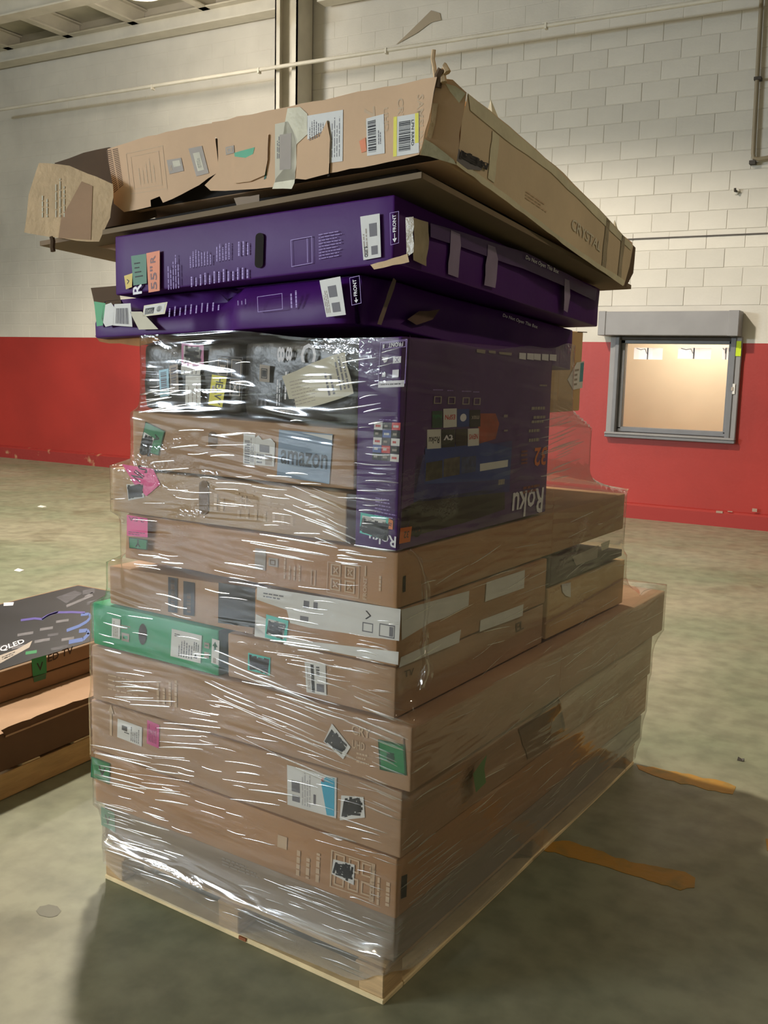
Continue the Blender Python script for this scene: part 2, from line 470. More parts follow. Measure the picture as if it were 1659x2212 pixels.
for c in cells:
    dx, dz, dy = rn.uniform(-.002, .002), rn.uniform(-.002, .002), rn.uniform(-.003, .0)
    if c in near:
        o = bpy.data.objects.new('block', BLK); COL.objects.link(o); o.location = (c[0] + dx, YB + dy + .003, c[1] + dz); o.rotation_euler = (rn.uniform(-.006, .006), rn.uniform(-.003, .003), rn.uniform(-.004, .004)); o.parent = wall_back
    else:
        rest.add([(p[0] + c[0] + dx, p[1] * .6 + YB + dy * .5 + .003, p[2] + c[1] + dz) for p in bv], bf)
tag(rest.build('block_courses', [WALLW], wall_back), kind='stuff')
# an old shelf line across the right part of the wall
b = MB(); b.box(-4.75, -.5, YB - .016, YB + .0, 3.135, 3.15); b.build('wall_crack', [DARKM], wall_back)
# patched stain and old hanger on the wall
b = MB()
b.add([(-6.2, YB - .0135, 5.60), (-6.02, YB - .0135, 5.72), (-5.72, YB - .0135, 5.93), (-5.60, YB - .0135, 5.88), (-5.58, YB - .0135, 5.80), (-5.72, YB - .0135, 5.79), (-5.9, YB - .0135, 5.70)], [(6, 5, 4, 3, 2, 1, 0)])
b.build('wall_stain', [mat('stain_grey', '#a0937f', .8)], wall_back)

# curb along the foot of the wall with chipped paint
CURB = mat('red_curb', (.32, .022, .017), .6, .0)
CURBC = mat('red_curb_chipped', (.28, .022, .018), .6, .5, 5, .3, 20, col2=(.46, .30, .16), thr=(.62, .72))
def curb(name, x0, x1, m, z1=.19, y=.06):
    b = MB()
    n = 40
    for i in range(n):
        a, c = x0 + (x1 - x0) * i / n, x0 + (x1 - x0) * (i + 1) / n
        b.add([(a, YB - y, 0), (c, YB - y, 0), (c, YB - y, z1 - .02), (a, YB - y, z1 - .02), (a, YB - y + .02, z1), (c, YB - y + .02, z1), (a, YB - .0005, z1 + .008), (c, YB - .0005, z1 + .008)], [(0, 1, 2, 3), (3, 2, 5, 4), (4, 5, 7, 6)])
    return tag(b.build(name, [m]), kind='structure')
curb('baseboard_back', -15, -7.3, CURBC); curb('baseboard_right', -6.0, .4, CURB, .17, .05)
cb = curb('baseboard_middle', -7.3, -6.0, CURB, .18, .05)
b = MB()
for (u, v, w, h_) in ((1554, 1106, .07, .025), (1630, 1102, .05, .035), (1577, 1105, .05, .010)):
    p = at_y(u, v, YB - .052); b.box(p.x - w / 2, p.x + w / 2, YB - .0535, YB - .048, max(.03, p.z - h_ / 2), p.z + h_ / 2)
b.build('paint_chip', [mat('bare_plaster', '#a58a7a', .8)], cb)

# ceiling steel
def beam(name, p0, p1, w, h_, m=IVORY, along='x'):
    b = MB(); x0, y0, z0 = p0; x1, y1, z1 = p1; t = .02
    if along == 'x':
        b.box(x0, x1, y0 - w / 2, y0 + w / 2, z0, z0 + t); b.box(x0, x1, y0 - w / 2, y0 + w / 2, z0 + h_ - t, z0 + h_); b.box(x0, x1, y0 - t / 2, y0 + t / 2, z0 + t, z0 + h_ - t)
    else:
        b.box(x0 - w / 2, x0 + w / 2, y0, y1, z0, z0 + t); b.box(x0 - w / 2, x0 + w / 2, y0, y1, z0 + h_ - t, z0 + h_); b.box(x0 - t / 2, x0 + t / 2, y0, y1, z0 + t, z0 + h_ - t)
    return tag(b.build(name, [m]), kind='structure')
beam('trim_1', (XL, 10.93, 6.17), (-7.8, 10.93, 6.17), .24, .22)
beam('trim_2', (XL, 9.80, 6.30), (XR, 9.80, 6.30), .22, .30)
k = 3
for i in range(-1, 16):
    x = -14.2 + 1.29 * i
    if x > XR - .5: break
    beam('trim_%d' % k, (x, 9.92, 6.37), (x, YB - .01, 6.37), .13, .235, along='y'); k += 1
for yb in (5.8, 1.8, -2.2, -8, -14):
    beam('trim_%d' % k, (XL, yb, 6.30), (XR, yb, 6.30), .22, .30); k += 1
beam('trim_%d' % k, (-7.2, 10.93, 6.17), (XR, 10.93, 6.17), .2, .2); k += 1

# column in front of the wall (wide flange)
b = MB()
b.box(-7.765, -7.745, 10.72, 11.06, 0, 6.6); b.box(-7.44, -7.42, 10.72, 11.06, 0, 6.6); b.box(-7.745, -7.44, 10.86, 10.885, 0, 6.6)
b.box(-7.765, -7.69, 10.72, 10.735, 0, 6.6); b.box(-7.50, -7.42, 10.72, 10.735, 0, 6.6)
col_root = tag(b.build('trim_%d' % k, [IVORY]), kind='structure'); k += 1

# pipes
b = MB(); p0 = at_y(-40, 243, 10.62); p1 = at_y(1580, -6, 10.62); b.tube([p0, p1], .024, 10)
pipe = thing('sprinkler_pipe', Matrix.Translation(p0), 'long thin horizontal steel pipe running high across the white wall and column', 'pipe')
pipe.matrix_world = Matrix()
b.build('pipe_run', [IVORY], pipe)
for u in (330, 560, 835, 1180):
    v = 240.5 - .1555 * u; p = at_y(u, v, 10.62); h = MB(); h.box(p.x - .012, p.x + .012, 10.59, 10.65, p.z - .030, p.z + .032); h.build('pipe_clamp', [IVORY], pipe)
b = MB(); q0 = at_y(1645.5, -10, 11.03); q1 = at_y(1626, 345, 11.03); q2 = at_y(1700, 334, 11.03)
b.tube([q0, q0.lerp(q1, .5), q1 + Vector((0, 0, .06)), q1 + Vector((.012, 0, .015)), q1 + Vector((.06, 0, 0)), q2], .022, 10)
cd = thing('conduit', Matrix(), 'vertical dark conduit with an elbow high on the right of the white wall', 'pipe'); b.build('conduit_run', [mat('conduit_paint', '#8d8068', .5)], cd)
h = MB(); h.box(q1.x - .03, q1.x + .03, 11.0, YB - .01, q1.z - .045, q1.z - .01); h.build('elbow_fitting', [DARKM], cd)
h = MB(); q = at_y(1637, 170, 11.03); h.box(q.x - .035, q.x + .035, 11.0, YB - .01, q.z - .015, q.z + .015); h.build('pipe_strap', [DARKM], cd)
a0 = at_y(1589, 412, 11.05)
hk = thing('wall_hook', Matrix.Translation(a0), 'small rusty hook sticking out of the white wall right of the pallet', 'hook')
h = MB(); h.tube([(0, .04, 0), (0, 0, 0), (.0, -.03, -.01), (0, -.04, .02)], .012, 6); h.build('hook_rod', [DARKM], hk)
h = MB(); h.lathe([(.035, .045), (.035, .03), (.0, .03)], 10); o = h.build('hook_plate', [IVORY], hk); o.rotation_euler = (-math.pi / 2, 0, 0)

# yellow stripes on the floor
STRIPE = mat('worn_yellow_paint', '#a87c2e', .55, .5, 12, .2, 40, col2='#8a7236', thr=(.5, .72))
def stripe(pts, seed):
    P = [at_z(*p, .0) for p in wob(pts, 2.2, 7, seed)]
    n = len(P); v = [(p.x, p.y, .0015) for p in P] + [(p.x, p.y, -.001) for p in P]
    fr = tuple(range(n)); ar = sum((P[i].x * P[(i + 1) % n].y - P[(i + 1) % n].x * P[i].y) for i in range(n))
    if ar < 0: fr = fr[::-1]
    meshob('floor_stripe', v, [fr] + [(i, (i + 1) % n, n + (i + 1) % n, n + i) for i in range(n)], [STRIPE], floor)
stripe([(1180, 1818), (1230, 1817), (1360, 1862), (1480, 1884), (1502, 1897), (1500, 1918), (1470, 1924), (1300, 1870), (1170, 1836)], 1)
stripe([(1375, 1652), (1430, 1662), (1560, 1688), (1590, 1700), (1583, 1716), (1560, 1713), (1440, 1685), (1380, 1662)], 2)
stripe([(1654, 1812), (1690, 1818), (1700, 1850), (1657, 1838)], 3)
# old dark stains on the concrete
for i, (u, v, ru, rv) in enumerate(((105, 1968, 27, 14),)):
    P = [at_z(*p, 0) for p in wob([(u + ru * math.cos(a * .7854), v + rv * math.sin(a * .7854)) for a in range(8)], 1.5, 12, 40 + i)]
    if sum((P[j].x * P[(j + 1) % len(P)].y - P[(j + 1) % len(P)].x * P[j].y) for j in range(len(P))) < 0: P = P[::-1]
    meshob('floor_stain', [(p.x, p.y, .0008) for p in P], [tuple(range(len(P)))], [mat('old_stain', (.105, .10, .065), .5, .25, 9)], floor)
# litter
for i, (u, v, s_, lb) in enumerate(((91, 1095, .05, 'tiny white paper scrap far out on the floor below the red wall'), (42, 1233, .04, 'tiny white paper scrap on the floor just beyond the television boxes at left'), (1600, 1643, .014, 'small dark chip lying on the floor right of the far yellow stripe'))):
    p = at_z(u, v, 0); t = thing('paper_scrap' if i < 2 else 'wood_chip', Matrix.Translation(p), lb, 'litter')
    b = MB(); b.add([(-s_, -s_ * .5, .002), (s_ * .8, -s_ * .6, .002), (s_, s_ * .3, .012), (0, s_ * .7, .006), (-s_ * .9, s_ * .4, .014), (-s_, -s_ * .5, 0), (s_ * .8, -s_ * .6, 0), (s_, s_ * .3, 0), (0, s_ * .7, 0), (-s_ * .9, s_ * .4, 0)], [(0, 1, 2, 3, 4), (9, 8, 7, 6, 5)] + [(j, 5 + j, 5 + (j + 1) % 5, (j + 1) % 5) for j in range(5)]); b.build('scrap_sheet' if i < 2 else 'chip', [WHITE if i < 2 else DARKM], t)

# ------------------------------------------------------------------ service window
win = tag(thing('window_1', Matrix.Translation((-2.54, YB, 0))), kind='structure')
def wpart(name, m, boxes, par=win):
    b = MB()
    for q in boxes: b.box(q[0] + 2.54, q[1] + 2.54, q[2] - YB, q[3] - YB, q[4], q[5])
    o = b.build(name, [m], par)
    bv_ = o.modifiers.new('b', 'BEVEL'); bv_.width = .006; bv_.segments = 1
    return o
wpart('frame_jamb', GREYM, [(-3.275, -3.165, YB - .06, YB + .1, .95, 2.07)]); wpart('frame_jamb', GREYM, [(-1.955, -1.845, YB - .06, YB + .1, .95, 2.07)])
wpart('shutter_guide', GREYD, [(-3.21, -3.165, YB - .09, YB - .06, .97, 2.06)]); wpart('shutter_guide', GREYD, [(-1.955, -1.90, YB - .075, YB - .06, .97, 2.06)])
wpart('inner_frame', GREYD, [(-3.165, -3.115, YB - .01, YB + .09, 1.02, 2.03), (-1.985, -1.955, YB - .01, YB + .09, 1.02, 2.03), (-3.165, -1.955, YB - .01, YB + .09, 1.99, 2.05), (-3.165, -1.955, YB - .01, YB + .09, .99, 1.045)])
wpart('window_sill', GREYM, [(-3.28, -1.84, YB - .10, YB + .1, .96, .985)]); wpart('sill_edge', GREYD, [(-3.28, -1.84, YB - .09, YB - .0, .925, .96)])
wpart('shutter_box', GREYM, [(-3.36, -1.925 + .03, YB - .24, YB - .015, 2.075, 2.335)])
wpart('shutter_end_plate', GREYM, [(-3.375, -3.29, YB - .25, YB - .015, 2.072, 2.34)]); wpart('shutter_end_plate', GREYM, [(-1.97, -1.86, YB - .25, YB - .015, 2.072, 2.34)])
wpart('shutter_slat', DARKM, [(-3.18, -1.94, YB - .05, YB - .03, 2.03, 2.08)])
glass = bpy.data.materials.new('window_glass'); glass.use_nodes = True; nt = glass.node_tree; nt.nodes.clear()
o_ = nt.nodes.new('ShaderNodeOutputMaterial'); mx = nt.nodes.new('ShaderNodeMixShader'); tr = nt.nodes.new('ShaderNodeBsdfTransparent'); gl = nt.nodes.new('ShaderNodeBsdfGlossy'); fr = nt.nodes.new('ShaderNodeFresnel')
gl.inputs['Roughness'].default_value = .02; fr.inputs[0].default_value = 1.45; nt.links.new(fr.outputs[0], mx.inputs[0]); nt.links.new(tr.outputs[0], mx.inputs[1]); nt.links.new(gl.outputs[0], mx.inputs[2]); nt.links.new(mx.outputs[0], o_.inputs[0])
wpart('pane', glass, [(-3.12, -1.98, YB + .05, YB + .056, 1.03, 2.0)])
BPAP = mat('bright_paper', '#f4f2f4', .6)
_n = BPAP.node_tree; _t = _n.nodes.new('ShaderNodeBsdfTranslucent'); _t.inputs[0].default_value = (.95, .94, .95, 1); _x = _n.nodes.new('ShaderNodeMixShader'); _x.inputs[0].default_value = .75
_n.links.new(_n.nodes['Principled BSDF'].outputs[0], _x.inputs[1]); _n.links.new(_t.outputs[0], _x.inputs[2]); _n.links.new(_x.outputs[0], _n.nodes['Material Output'].inputs[0])
for (u0, u1, v0, v1) in ((1370, 1430, 751, 777), (1465, 1535, 751, 776), (1561, 1576, 751, 777)):
    a = at_y(u0, v0, YB + .07); c = at_y(u1, v1, YB + .07); mid = (a.x * .55 + c.x * .45)
    t = thing('paper_sheet', Matrix.Translation(((a.x + c.x) / 2, YB + .07, c.z)), {1370: 'white paper notice taped inside the top left of the service window', 1465: 'white paper notice taped inside the top middle of the service window', 1561: 'white paper notice taped inside the top right edge of the service window'}[u0], 'paper')
    b = MB(); W2 = (c.x - a.x) / 2; H2 = a.z - c.z
    for i in range(6):
        x0, x1 = -W2 + 2 * W2 * i / 6, -W2 + 2 * W2 * (i + 1) / 6; y0, y1 = .012 * math.sin(i * 1.3), .012 * math.sin((i + 1) * 1.3)
        b.add([(x0, y0, 0), (x1, y1, 0), (x1, y1, H2), (x0, y0, H2), (x0, y0 + .001, 0), (x1, y1 + .001, 0), (x1, y1 + .001, H2), (x0, y0 + .001, H2)], [(0, 1, 2, 3), (5, 4, 7, 6)])
    b.build('sheet', [BPAP], t)
    h = MB(); h.box(-W2 * .05, W2 * .0 + .006, -.014, -.012, .0, H2); h.tube([(-W2 * .8, -.014, H2 * .95), (-W2 * .5, -.016, H2 * .82), (-W2 * .2, -.016, H2 * .9), (-W2 * .06, -.016, H2 * .5)], .004, 5)
    h.build('paper_marking', [INKG], t)
p = at_y(1591, 751, YB - .062); tt = thing('sticky_note', Matrix.Translation(p), 'fluorescent yellow sticky note on the window frame', 'note')
b = MB(); b.box(-.045, .045, -.004, .0, -.06, .07); b.box(-.04, .05, -.007, -.004, -.09, .0); b.build('note_sheet', [mat('fluo_yellow', '#c9e01c', .6)], tt)
p = at_y(1582, 840, YB - .062); tt = thing('wall_switch', Matrix.Translation(p), 'small white switch on the right jamb of the service window', 'switch')
b = MB(); b.box(-.028, .028, -.012, 0, -.055, .055); b.build('switch_plate', [WHITE], tt); b = MB(); b.box(-.01, .01, -.02, -.012, -.02, .02); b.build('rocker', [GREYL], tt)
# the small office behind the window
OFF = mat('office_tan_wall', '#d8c8ac', .7, .05, 2)
b = MB(); b.box(-4.6, -.4, YB + 1.6, YB + 1.7, 0, 3); b.box(-4.7, -4.6, YB + .2, YB + 1.7, 0, 3); b.box(-.4, -.3, YB + .2, YB + 1.7, 0, 3); b.box(-4.7, -.3, YB + .2, YB + 1.7, 2.6, 2.7); b.box(-4.6, -.4, YB + .2, YB + 1.6, 0.02, .05)
tag(b.build('wall_office', [OFF]), kind='structure')
ol = bpy.data.lights.new('office_lamp', 'AREA'); ol.shape = 'RECTANGLE'; ol.size = 1.1; ol.size_y = .5; ol.energy = 46; ol.color = (1, .93, .80)
oo = bpy.data.objects.new('office_lamp', ol); COL.objects.link(oo); oo.location = (-2.5, YB + .9, 2.58)
oo['label'] = 'ceiling lamp of the small office behind the service window'; oo['category'] = 'lamp'

# ------------------------------------------------------------------ high bay lamps
LENS = mat('lamp_lens', (1, .93, .8), .4, emis=40)
ALU = mat('spun_aluminium', '#a8a498', .35, .05, 5, metal=.7)
for i, (x, y, z, wt, colr, rad, cone) in enumerate(LAMPS):
    lab = LAMP_PLACES[i]
    t = thing('ceiling_lamp', Matrix.Translation((x, y, z)), lab, 'lamp', 'high bay lamps of the warehouse')
    b = MB(); b.lathe([(.27, .02), (.25, .08), (.16, .20), (.08, .27), (.075, .27), (.15, .19), (.24, .07), (.255, .02), (.27, .02)], 28); b.build('reflector', [ALU], t, True)
    b = MB(); b.lathe([(.0, .015), (.2, .03), (.235, .06)], 20); b.build('lens', [LENS], t, True)
    b = MB(); b.lathe([(.07, .25), (.09, .27), (.09, .40), (.0, .42)], 16); b.build('ballast_housing', [ALU], t, True)
    b = MB(); b.tube([(0, 0, .40), (0, 0, ZC - z)], .01, 6); b.build('hanger_rod', [DARKM], t)
    ld = bpy.data.lights.new('bulb', 'SPOT'); ld.energy = wt; ld.color = colr; ld.shadow_soft_size = rad; ld.spot_size = math.radians(cone); ld.spot_blend = .22
    lo = bpy.data.objects.new('bulb', ld); COL.objects.link(lo); lo.parent = t; lo.location = (0, 0, -.06)
    gd = bpy.data.lights.new('ceiling_spill', 'POINT'); gd.energy = wt * (.32 if i == 0 else .02); gd.color = colr; gd.shadow_soft_size = .2  # added point light that spills onto the ceiling
    go = bpy.data.objects.new('ceiling_spill', gd); COL.objects.link(go); go.parent = t; go.location = (0, 0, -.25)

# ------------------------------------------------------------------ main pallet
pal = thing('wooden_pallet', MST, 'pale wooden pallet under the tall wrapped stack', 'pallet')
def plank(nm, x0, x1, y0, y1, z0, z1, m=WOOD, par=None):
    b = MB(); b.box(x0, x1, y0, y1, z0, z1); o = b.build(nm, [m], par or pal); q = o.modifiers.new('b', 'BEVEL'); q.width = .003; q.segments = 1; return o
PW, PL = 1.105, 1.965
for y in (0, PL / 2 - .05, PL - .1): plank('bottom_board', -PW, 0, y, y + .1, 0, .016, WOODL)
for x in (-PW, -PW / 2 - .05, -.1): plank('bottom_runner', x, x + .1, .101, PL - .101, 0, .0155, WOODL)
for x in (-PW, -PW / 2 - .05, -.085):
    for y in (0.002, PL / 2 - .05, PL - .1): plank('block', x + .002, x + .083, y, y + .095, .0165, .088)
for x in (-PW, -PW / 2 - .05, -.095): plank('stringer_board', x, x + .095, .0, PL, .0885, .0985)
for i in range(9): plank('deck_board', -PW, 0, .012 + i * .2325, .012 + i * .2325 + .105, .099, .111)
b = MB(); p = Vector((-.50, -.0035, .014)); b.box(p.x - .014, p.x + .014, p.y + .0, p.y + .004, .006, .0158); o = b.build('broken_knot', [mat('red_brown_knot', '#94552f', .8)], pal)

# ------------------------------------------------------------------ cartons, bottom to top
XW = .03
def tub(u0, v0, u1, v1, w=0): return [(u0, v0), (u1, v0), (u1, v1), (u0, v1)]
G1 = 'large television cartons at the base of the stack'

# 0 bottom carton
c0 = Carton('television_carton', 'lowest long carton of the stack, greyed by stretch wrap, directly on the pallet', -1.14, .012, .03, 2.0, .113, (.243, .243, .22, .23), CARDG)
c0.stick([(218, 1742), (247, 1756), (249, 1798), (219, 1782)], mat('faded_green', '#7ba58c', .6), 'faded_sticker', 'faded green sticker', lambda P: P.text('V', .3, .3, .7, .8, INKG))
P = c0.pr([(480, 1850), (560, 1880), (560, 1900), (480, 1870)]); P.lines(0, 0, 1, 1, GREYL, 3, seed=4); P.build(c0.root, 'faint_print')
# A
cA = Carton('television_carton', 'long carton second from the bottom with pale arrow print near the front corner', -1.17, .02, .02, 2.02, (.246, .246, .232, .235), (.425, .417, .40, .42), CARD3)
P = cA.pr([(596, 1790), (870, 1882), (866, 1972), (592, 1878)])
P.rect(.02, .12, .10, .42, INKW).lines(.16, .02, .40, .95, INKW, 3, True, 3, .35)
P.frame(.46, .05, .80, .95, INKW, .012, .03)
for a in (.49, .60, .70):
    for bb in (.1, .55): P.frame(a, bb, a + .08, bb + .32, INKW, .012, .04)
P.line([(.735 + .045, .62), (.735 + .045, .18)], .011, INKW).poly([(.755, .22), (.805, .22), (.78, .04)], INKW).text('FRONT', .765, .45, .80, .98, INKW, 270)
P.lines(.82, .2, .84, 1, INKW, 1, True, 5, .9).lines(.885, .12, .915, .95, INKW, 1, True, 7, .9)
P.build(cA.root, 'printed_marks')
cA.stick([(720, 1856), (766, 1868), (764, 1912), (716, 1888)], WHITE, 'sticker', 'white sticker scribbled over in black', lambda P: P.scribble(.12, .1, .9, .85, INK, 12, .05, 3))
cA.stick([(198, 1634), (238, 1649), (237, 1694), (197, 1678)], GREENS, 'sticker', 'dark green sticker', lambda P: P.text('V', .4, .3, .8, .75, INK).frame(0, 0, 1, 1, GREEND, .04))
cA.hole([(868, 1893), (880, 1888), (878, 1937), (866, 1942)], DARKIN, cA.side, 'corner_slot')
# B
cB = Carton('television_carton', 'long carton third from the bottom with a white and sky blue shipping label', -1.18, .03, .02, 2.02, (.428, .420, .403, .423), (.597, .607, .585, .59), CARD)
cB.stick([(254, 1552), (307, 1571), (306, 1613), (253, 1592)], WHITE, 'shipping_label', 'small white shipping label with black code', lambda P: P.rect(.2, .25, .42, .5, INK).lines(.55, .15, .92, .9, INKG, 5, True, 2).rect(.3, .55, .5, .6, INK))
cB.stick([(318, 1555), (344, 1566), (343, 1617), (317, 1606)], mat('sticker_magenta', '#d0408c', .5), 'sticker', 'magenta sticker', lambda P: P.lines(.15, .1, .85, .85, mat('ink_plum', '#8c2c64', .5), 5, True, 2))
cB.stick([(620, 1652), (727, 1680), (726, 1768), (621, 1738)], WHITE, 'shipping_label', 'white shipping label with a sky blue stripe',
         lambda P: P.rect(.1, .34, .27, .62, INKG).rect(.11, .70, .27, .86, INKG).poly([(.70, .2), (.80, .04), (.97, .02), (.97, .95), (.82, .97)], SKYB).rect(.55, .55, .60, .8, INKG).lines(.3, .05, .5, .9, mat('ink_light', '#b9b4b4', .6), 4, True, 5).ell(.74, .14, .035, .05, RED))
cB.stick([(737, 1718), (785, 1722), (788, 1766), (734, 1772)], WHITE, 'sticker', 'white sticker blacked out with scribble', lambda P: P.scribble(.12, .1, .88, .8, INK, 14, .06, 5))
P = cB.pr([(230, 1518), (250, 1525), (250, 1600), (230, 1592)]); P.line([(.5, .9), (.5, .2)], .12, INKW).poly([(.2, .25), (.8, .25), (.5, 0)], INKW); P.build(cB.root, 'printed_marks')
# C
cC = Carton('television_carton', 'long carton fourth from the bottom with a dark green sticker at its front corner', -1.17, .055, .02, 2.07, (.60, .61, .588, .593), (.782, .787, .765, .775), CARD)
cC.stick([(817, 1597), (874, 1609), (878, 1675), (821, 1662)], GREENS, 'sticker', 'dark green sticker', lambda P: P.frame(0, 0, 1, 1, mat('ink_green', '#0c4c2c', .5), .05).text('N', .3, .35, .6, .65, mat('ink_green', '#0c4c2c', .5), 90).ell(.45, .5, .16, .12, mat('ink_green', '#0c4c2c', .5)))
cC.stick([(717, 1563), (757, 1614), (741, 1640), (699, 1602)], WHITE, 'sticker', 'white diamond sticker scribbled over in black', lambda P: P.scribble(.12, .15, .85, .85, INK, 12, .06, 8))
P = cC.pr([(760, 1562), (880, 1596), (880, 1680), (758, 1650)]); P.text('CRY', .0, .02, .35, .26, INKW).text('UHD', .02, .4, .25, .6, INKW).rect(.93, .0, .95, .95, INKT).lines(.1, .65, .4, .95, INKW, 3, seed=3); P.build(cC.root, 'printed_marks')
P = cC.pr([(226, 1430), (390, 1470), (390, 1530), (226, 1490)]); P.lines(.05, .35, .6, 1, INKW, 4, seed=2, fill=.3).lines(.68, 0, .98, 1, INKW, 4, True, 9, .4); P.build(cC.root, 'small_print')
P = cC.pr([(1025, 1640), (1060, 1600), (1062, 1660), (1027, 1705)], cC.side)
slab(cC.root, cC.side, [(1040, 1646), (1052, 1630), (1046, 1660), (1050, 1690), (1028, 1712), (1022, 1672)], .0008, mat('faded_green2', '#5f7a4c', .6), 'faded_sticker', .001, 'torn green sticker')
# tear on the right side of B
slab(cB.root, cB.side, wob([(1120, 1575), (1150, 1558), (1205, 1505), (1212, 1525), (1218, 1580), (1190, 1610), (1140, 1640)], 2.5, 6, 4), .0008, mat('cardboard_scuffed', '#8e7358', .8, .12, 9), 'scuffed_patch', .001)
slab(cB.root, cB.side, wob([(1125, 1570), (1152, 1553), (1203, 1502), (1213, 1520), (1221, 1578), (1216, 1582), (1208, 1526), (1203, 1510), (1150, 1561), (1124, 1576)], 1.2, 6, 5), .0010, INKT, 'tear_edge', .002)

# green carton, left
cG = Carton('green_carton', 'flat bright green carton at the left of the stack with an oval hand hole', -1.16, -.612, .02, 1.02, (.787, .787, .785, .785), (.925, .927, .92, .92), GREENB)
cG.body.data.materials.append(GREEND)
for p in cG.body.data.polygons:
    if p.normal.x > .9: p.material_index = 1  # right end takes a darker green, shade put into the colour
cG.stick([(242, 1335), (260, 1338), (259, 1381), (241, 1377)], WHITE, 'sticker', None, lambda P: P.lines(.2, .1, .8, .9, GREYL, 3, True, 2))
cG.stick([(371, 1358), (436, 1373), (433, 1433), (368, 1417)], WHITE, 'shipping_label', 'large white label', lambda P: P.lines(.12, .12, .3, .25, INK, 2, seed=2).lines(.25, .3, .75, .92, INKG, 6, True, 4).lines(.75, .25, .95, .6, INK, 3, True, 6).poly([(.78, .85), (.9, .85), (.84, .68)], INK))
cG.stick([(458, 1379), (474, 1384), (472, 1437), (456, 1432)], WHITE, 'sticker', 'white sticker with an up arrow', lambda P: P.poly([(.15, .28), (.85, .28), (.5, .08)], GREEND).rect(.36, .28, .64, .45, GREEND).rect(.3, .75, .7, .95, GREYL))
P = cG.pr([(262, 1348), (282, 1352), (281, 1388), (261, 1383)]); P.lines(0, .0, 1, .3, GREYL, 2, seed=2).frame(.1, .5, .9, 1, GREYL, .15); P.build(cG.root, 'printed_marks')
P = cG.pr([(438, 1382), (456, 1386), (455, 1428), (438, 1423)]); P.frame(.2, .1, .8, .4, GREYL, .12).frame(.2, .6, .8, .9, GREYL, .12); P.build(cG.root, 'printed_marks')
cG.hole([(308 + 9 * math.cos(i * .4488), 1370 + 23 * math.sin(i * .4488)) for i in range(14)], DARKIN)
# E carton
cE = Carton('television_carton', 'tan carton right of the green carton, with teal scribbled sticker and tall white label', -.588, -.005, .03, .94, (.790, .792, .785, .785), (.922, .930, .92, .92), CARD)
cE.stick([(536, 1410), (584, 1421), (583, 1460), (535, 1447)], TEAL, 'sticker', 'teal sticker scribbled over in black', lambda P: P.scribble(.12, .15, .9, .85, INK, 18, .06, 2))
cE.stick([(658, 1430), (703, 1435), (705, 1503), (662, 1495)], WHITE, 'shipping_label', 'tall white label', lambda P: P.rect(.3, .05, .45, .95, INK).bars(.56, .1, .72, .4, INK, 8, True, 2).lines(.1, .1, .25, .9, GREYL, 2, True, 2).rect(.55, .65, .92, .9, INKG))
P = cE.pr([(870, 1448), (900, 1438), (900, 1462), (870, 1472)], cE.side); P.text('TV', .1, .1, .8, .7, INKT); P.build(cE.root, 'printed_marks')
P = cE.pr([(1112, 1345), (1136, 1334), (1136, 1358), (1112, 1370)], cE.side); P.text('EL', .1, .1, .8, .9, INKT); P.build(cE.root, 'printed_marks')
# M carton, rear right of E and F
cM = Carton('cardboard_box', 'pale tan carton at the rear of the right side, with small white sticker', -.60, .0, .955, 1.70, (.792, .792, .775, .775), (.968, .968, .955, .955), CARDT, step=.08)
slab(cM.root, cM.side, [(1213, 1262), (1233, 1258), (1233, 1290), (1222, 1287), (1215, 1278)], .0008, WHITE, 'sticker', .001)
P = cM.pr([(1176, 1345), (1345, 1248), (1345, 1252), (1176, 1350)], cM.side); P.rect(0, 0, 1, 1, CARD); P.build(cM.root, 'flap_seam')
# dark thin carton over M
cQ = Carton('cardboard_box', 'thin dark grey carton wedged under the wrapped layer at the rear right', -.60, .0, .955, 1.66, .973, (1.078, 1.078, 1.0, 1.0), mat('dark_grey_carton', '#6b6058', .7, .15, 5))
slab(cQ.root, cQ.side, [(1236, 1203), (1293, 1178), (1290, 1205), (1245, 1222)], .0008, GREYL, 'sticker', .001)
slab(cQ.root, cQ.side, [(1298, 1175), (1318, 1166), (1314, 1184), (1300, 1190)], .0008, WHITEO, 'sticker', .001)
# dark G carton on the green one
cK0 = Carton('cardboard_box', 'tan carton with two black print panels resting on the green carton', -1.09, -.487, .03, .95, (.929, .931, .925, .925), (1.052, 1.068, 1.05, 1.05), CARD)
P = cK0.pr([(360, 1240), (553, 1271), (551, 1356), (360, 1330)])
P.rect(.02, .06, .13, .90, INK).rect(.20, .10, .33, .92, INK).rect(.60, .0, 1, 1, mat('carton_black_end', '#0e1112', .45, .2, 5))
P.lines(.03, .1, .12, .85, INKT, 1, True, 2, .5).lines(.22, .15, .31, .85, INKT, 1, True, 4, .5)
P.build(cK0.root, 'printed_marks')
# F carton, white banded
cF = Carton('cardboard_box', 'brown carton with broad white bands at the front corner of the stack', -.482, .0, .025, .94, (.928, .934, .925, .925), (1.071, 1.083, 1.077, 1.07), CARD3)
P = cF.pr([(556, 1267), (866, 1316), (860, 1440), (550, 1374)])
P.poly([(0, 0), (0, .26), (.23, .36), (.26, .60), (.4, .62), (1, .55), (1, 0)], WHITE).poly([(0, .78), (.1, .95), (1, .74), (1, .97), (0, 1)], WHITE).poly([(0, .55), (.1, .62), (.09, .95), (0, .92)], WHITE)
P.off += .0003; P.lines(.05, .08, .28, .2, INKG, 2, seed=3).rect(.35, .12, .39, .26, INKG).rect(.42, .12, .45, .26, INKG).rect(.33, .42, .39, .52, INKG)
P.line([(.78, .12), (.81, .2), (.78, .27)], .006, INK).frame(.76, .33, .83, .5, INKG, .006, .02).frame(.87, .3, .97, .53, INKG, .006, .02).rect(.935, .33, .96, .5, INKG)
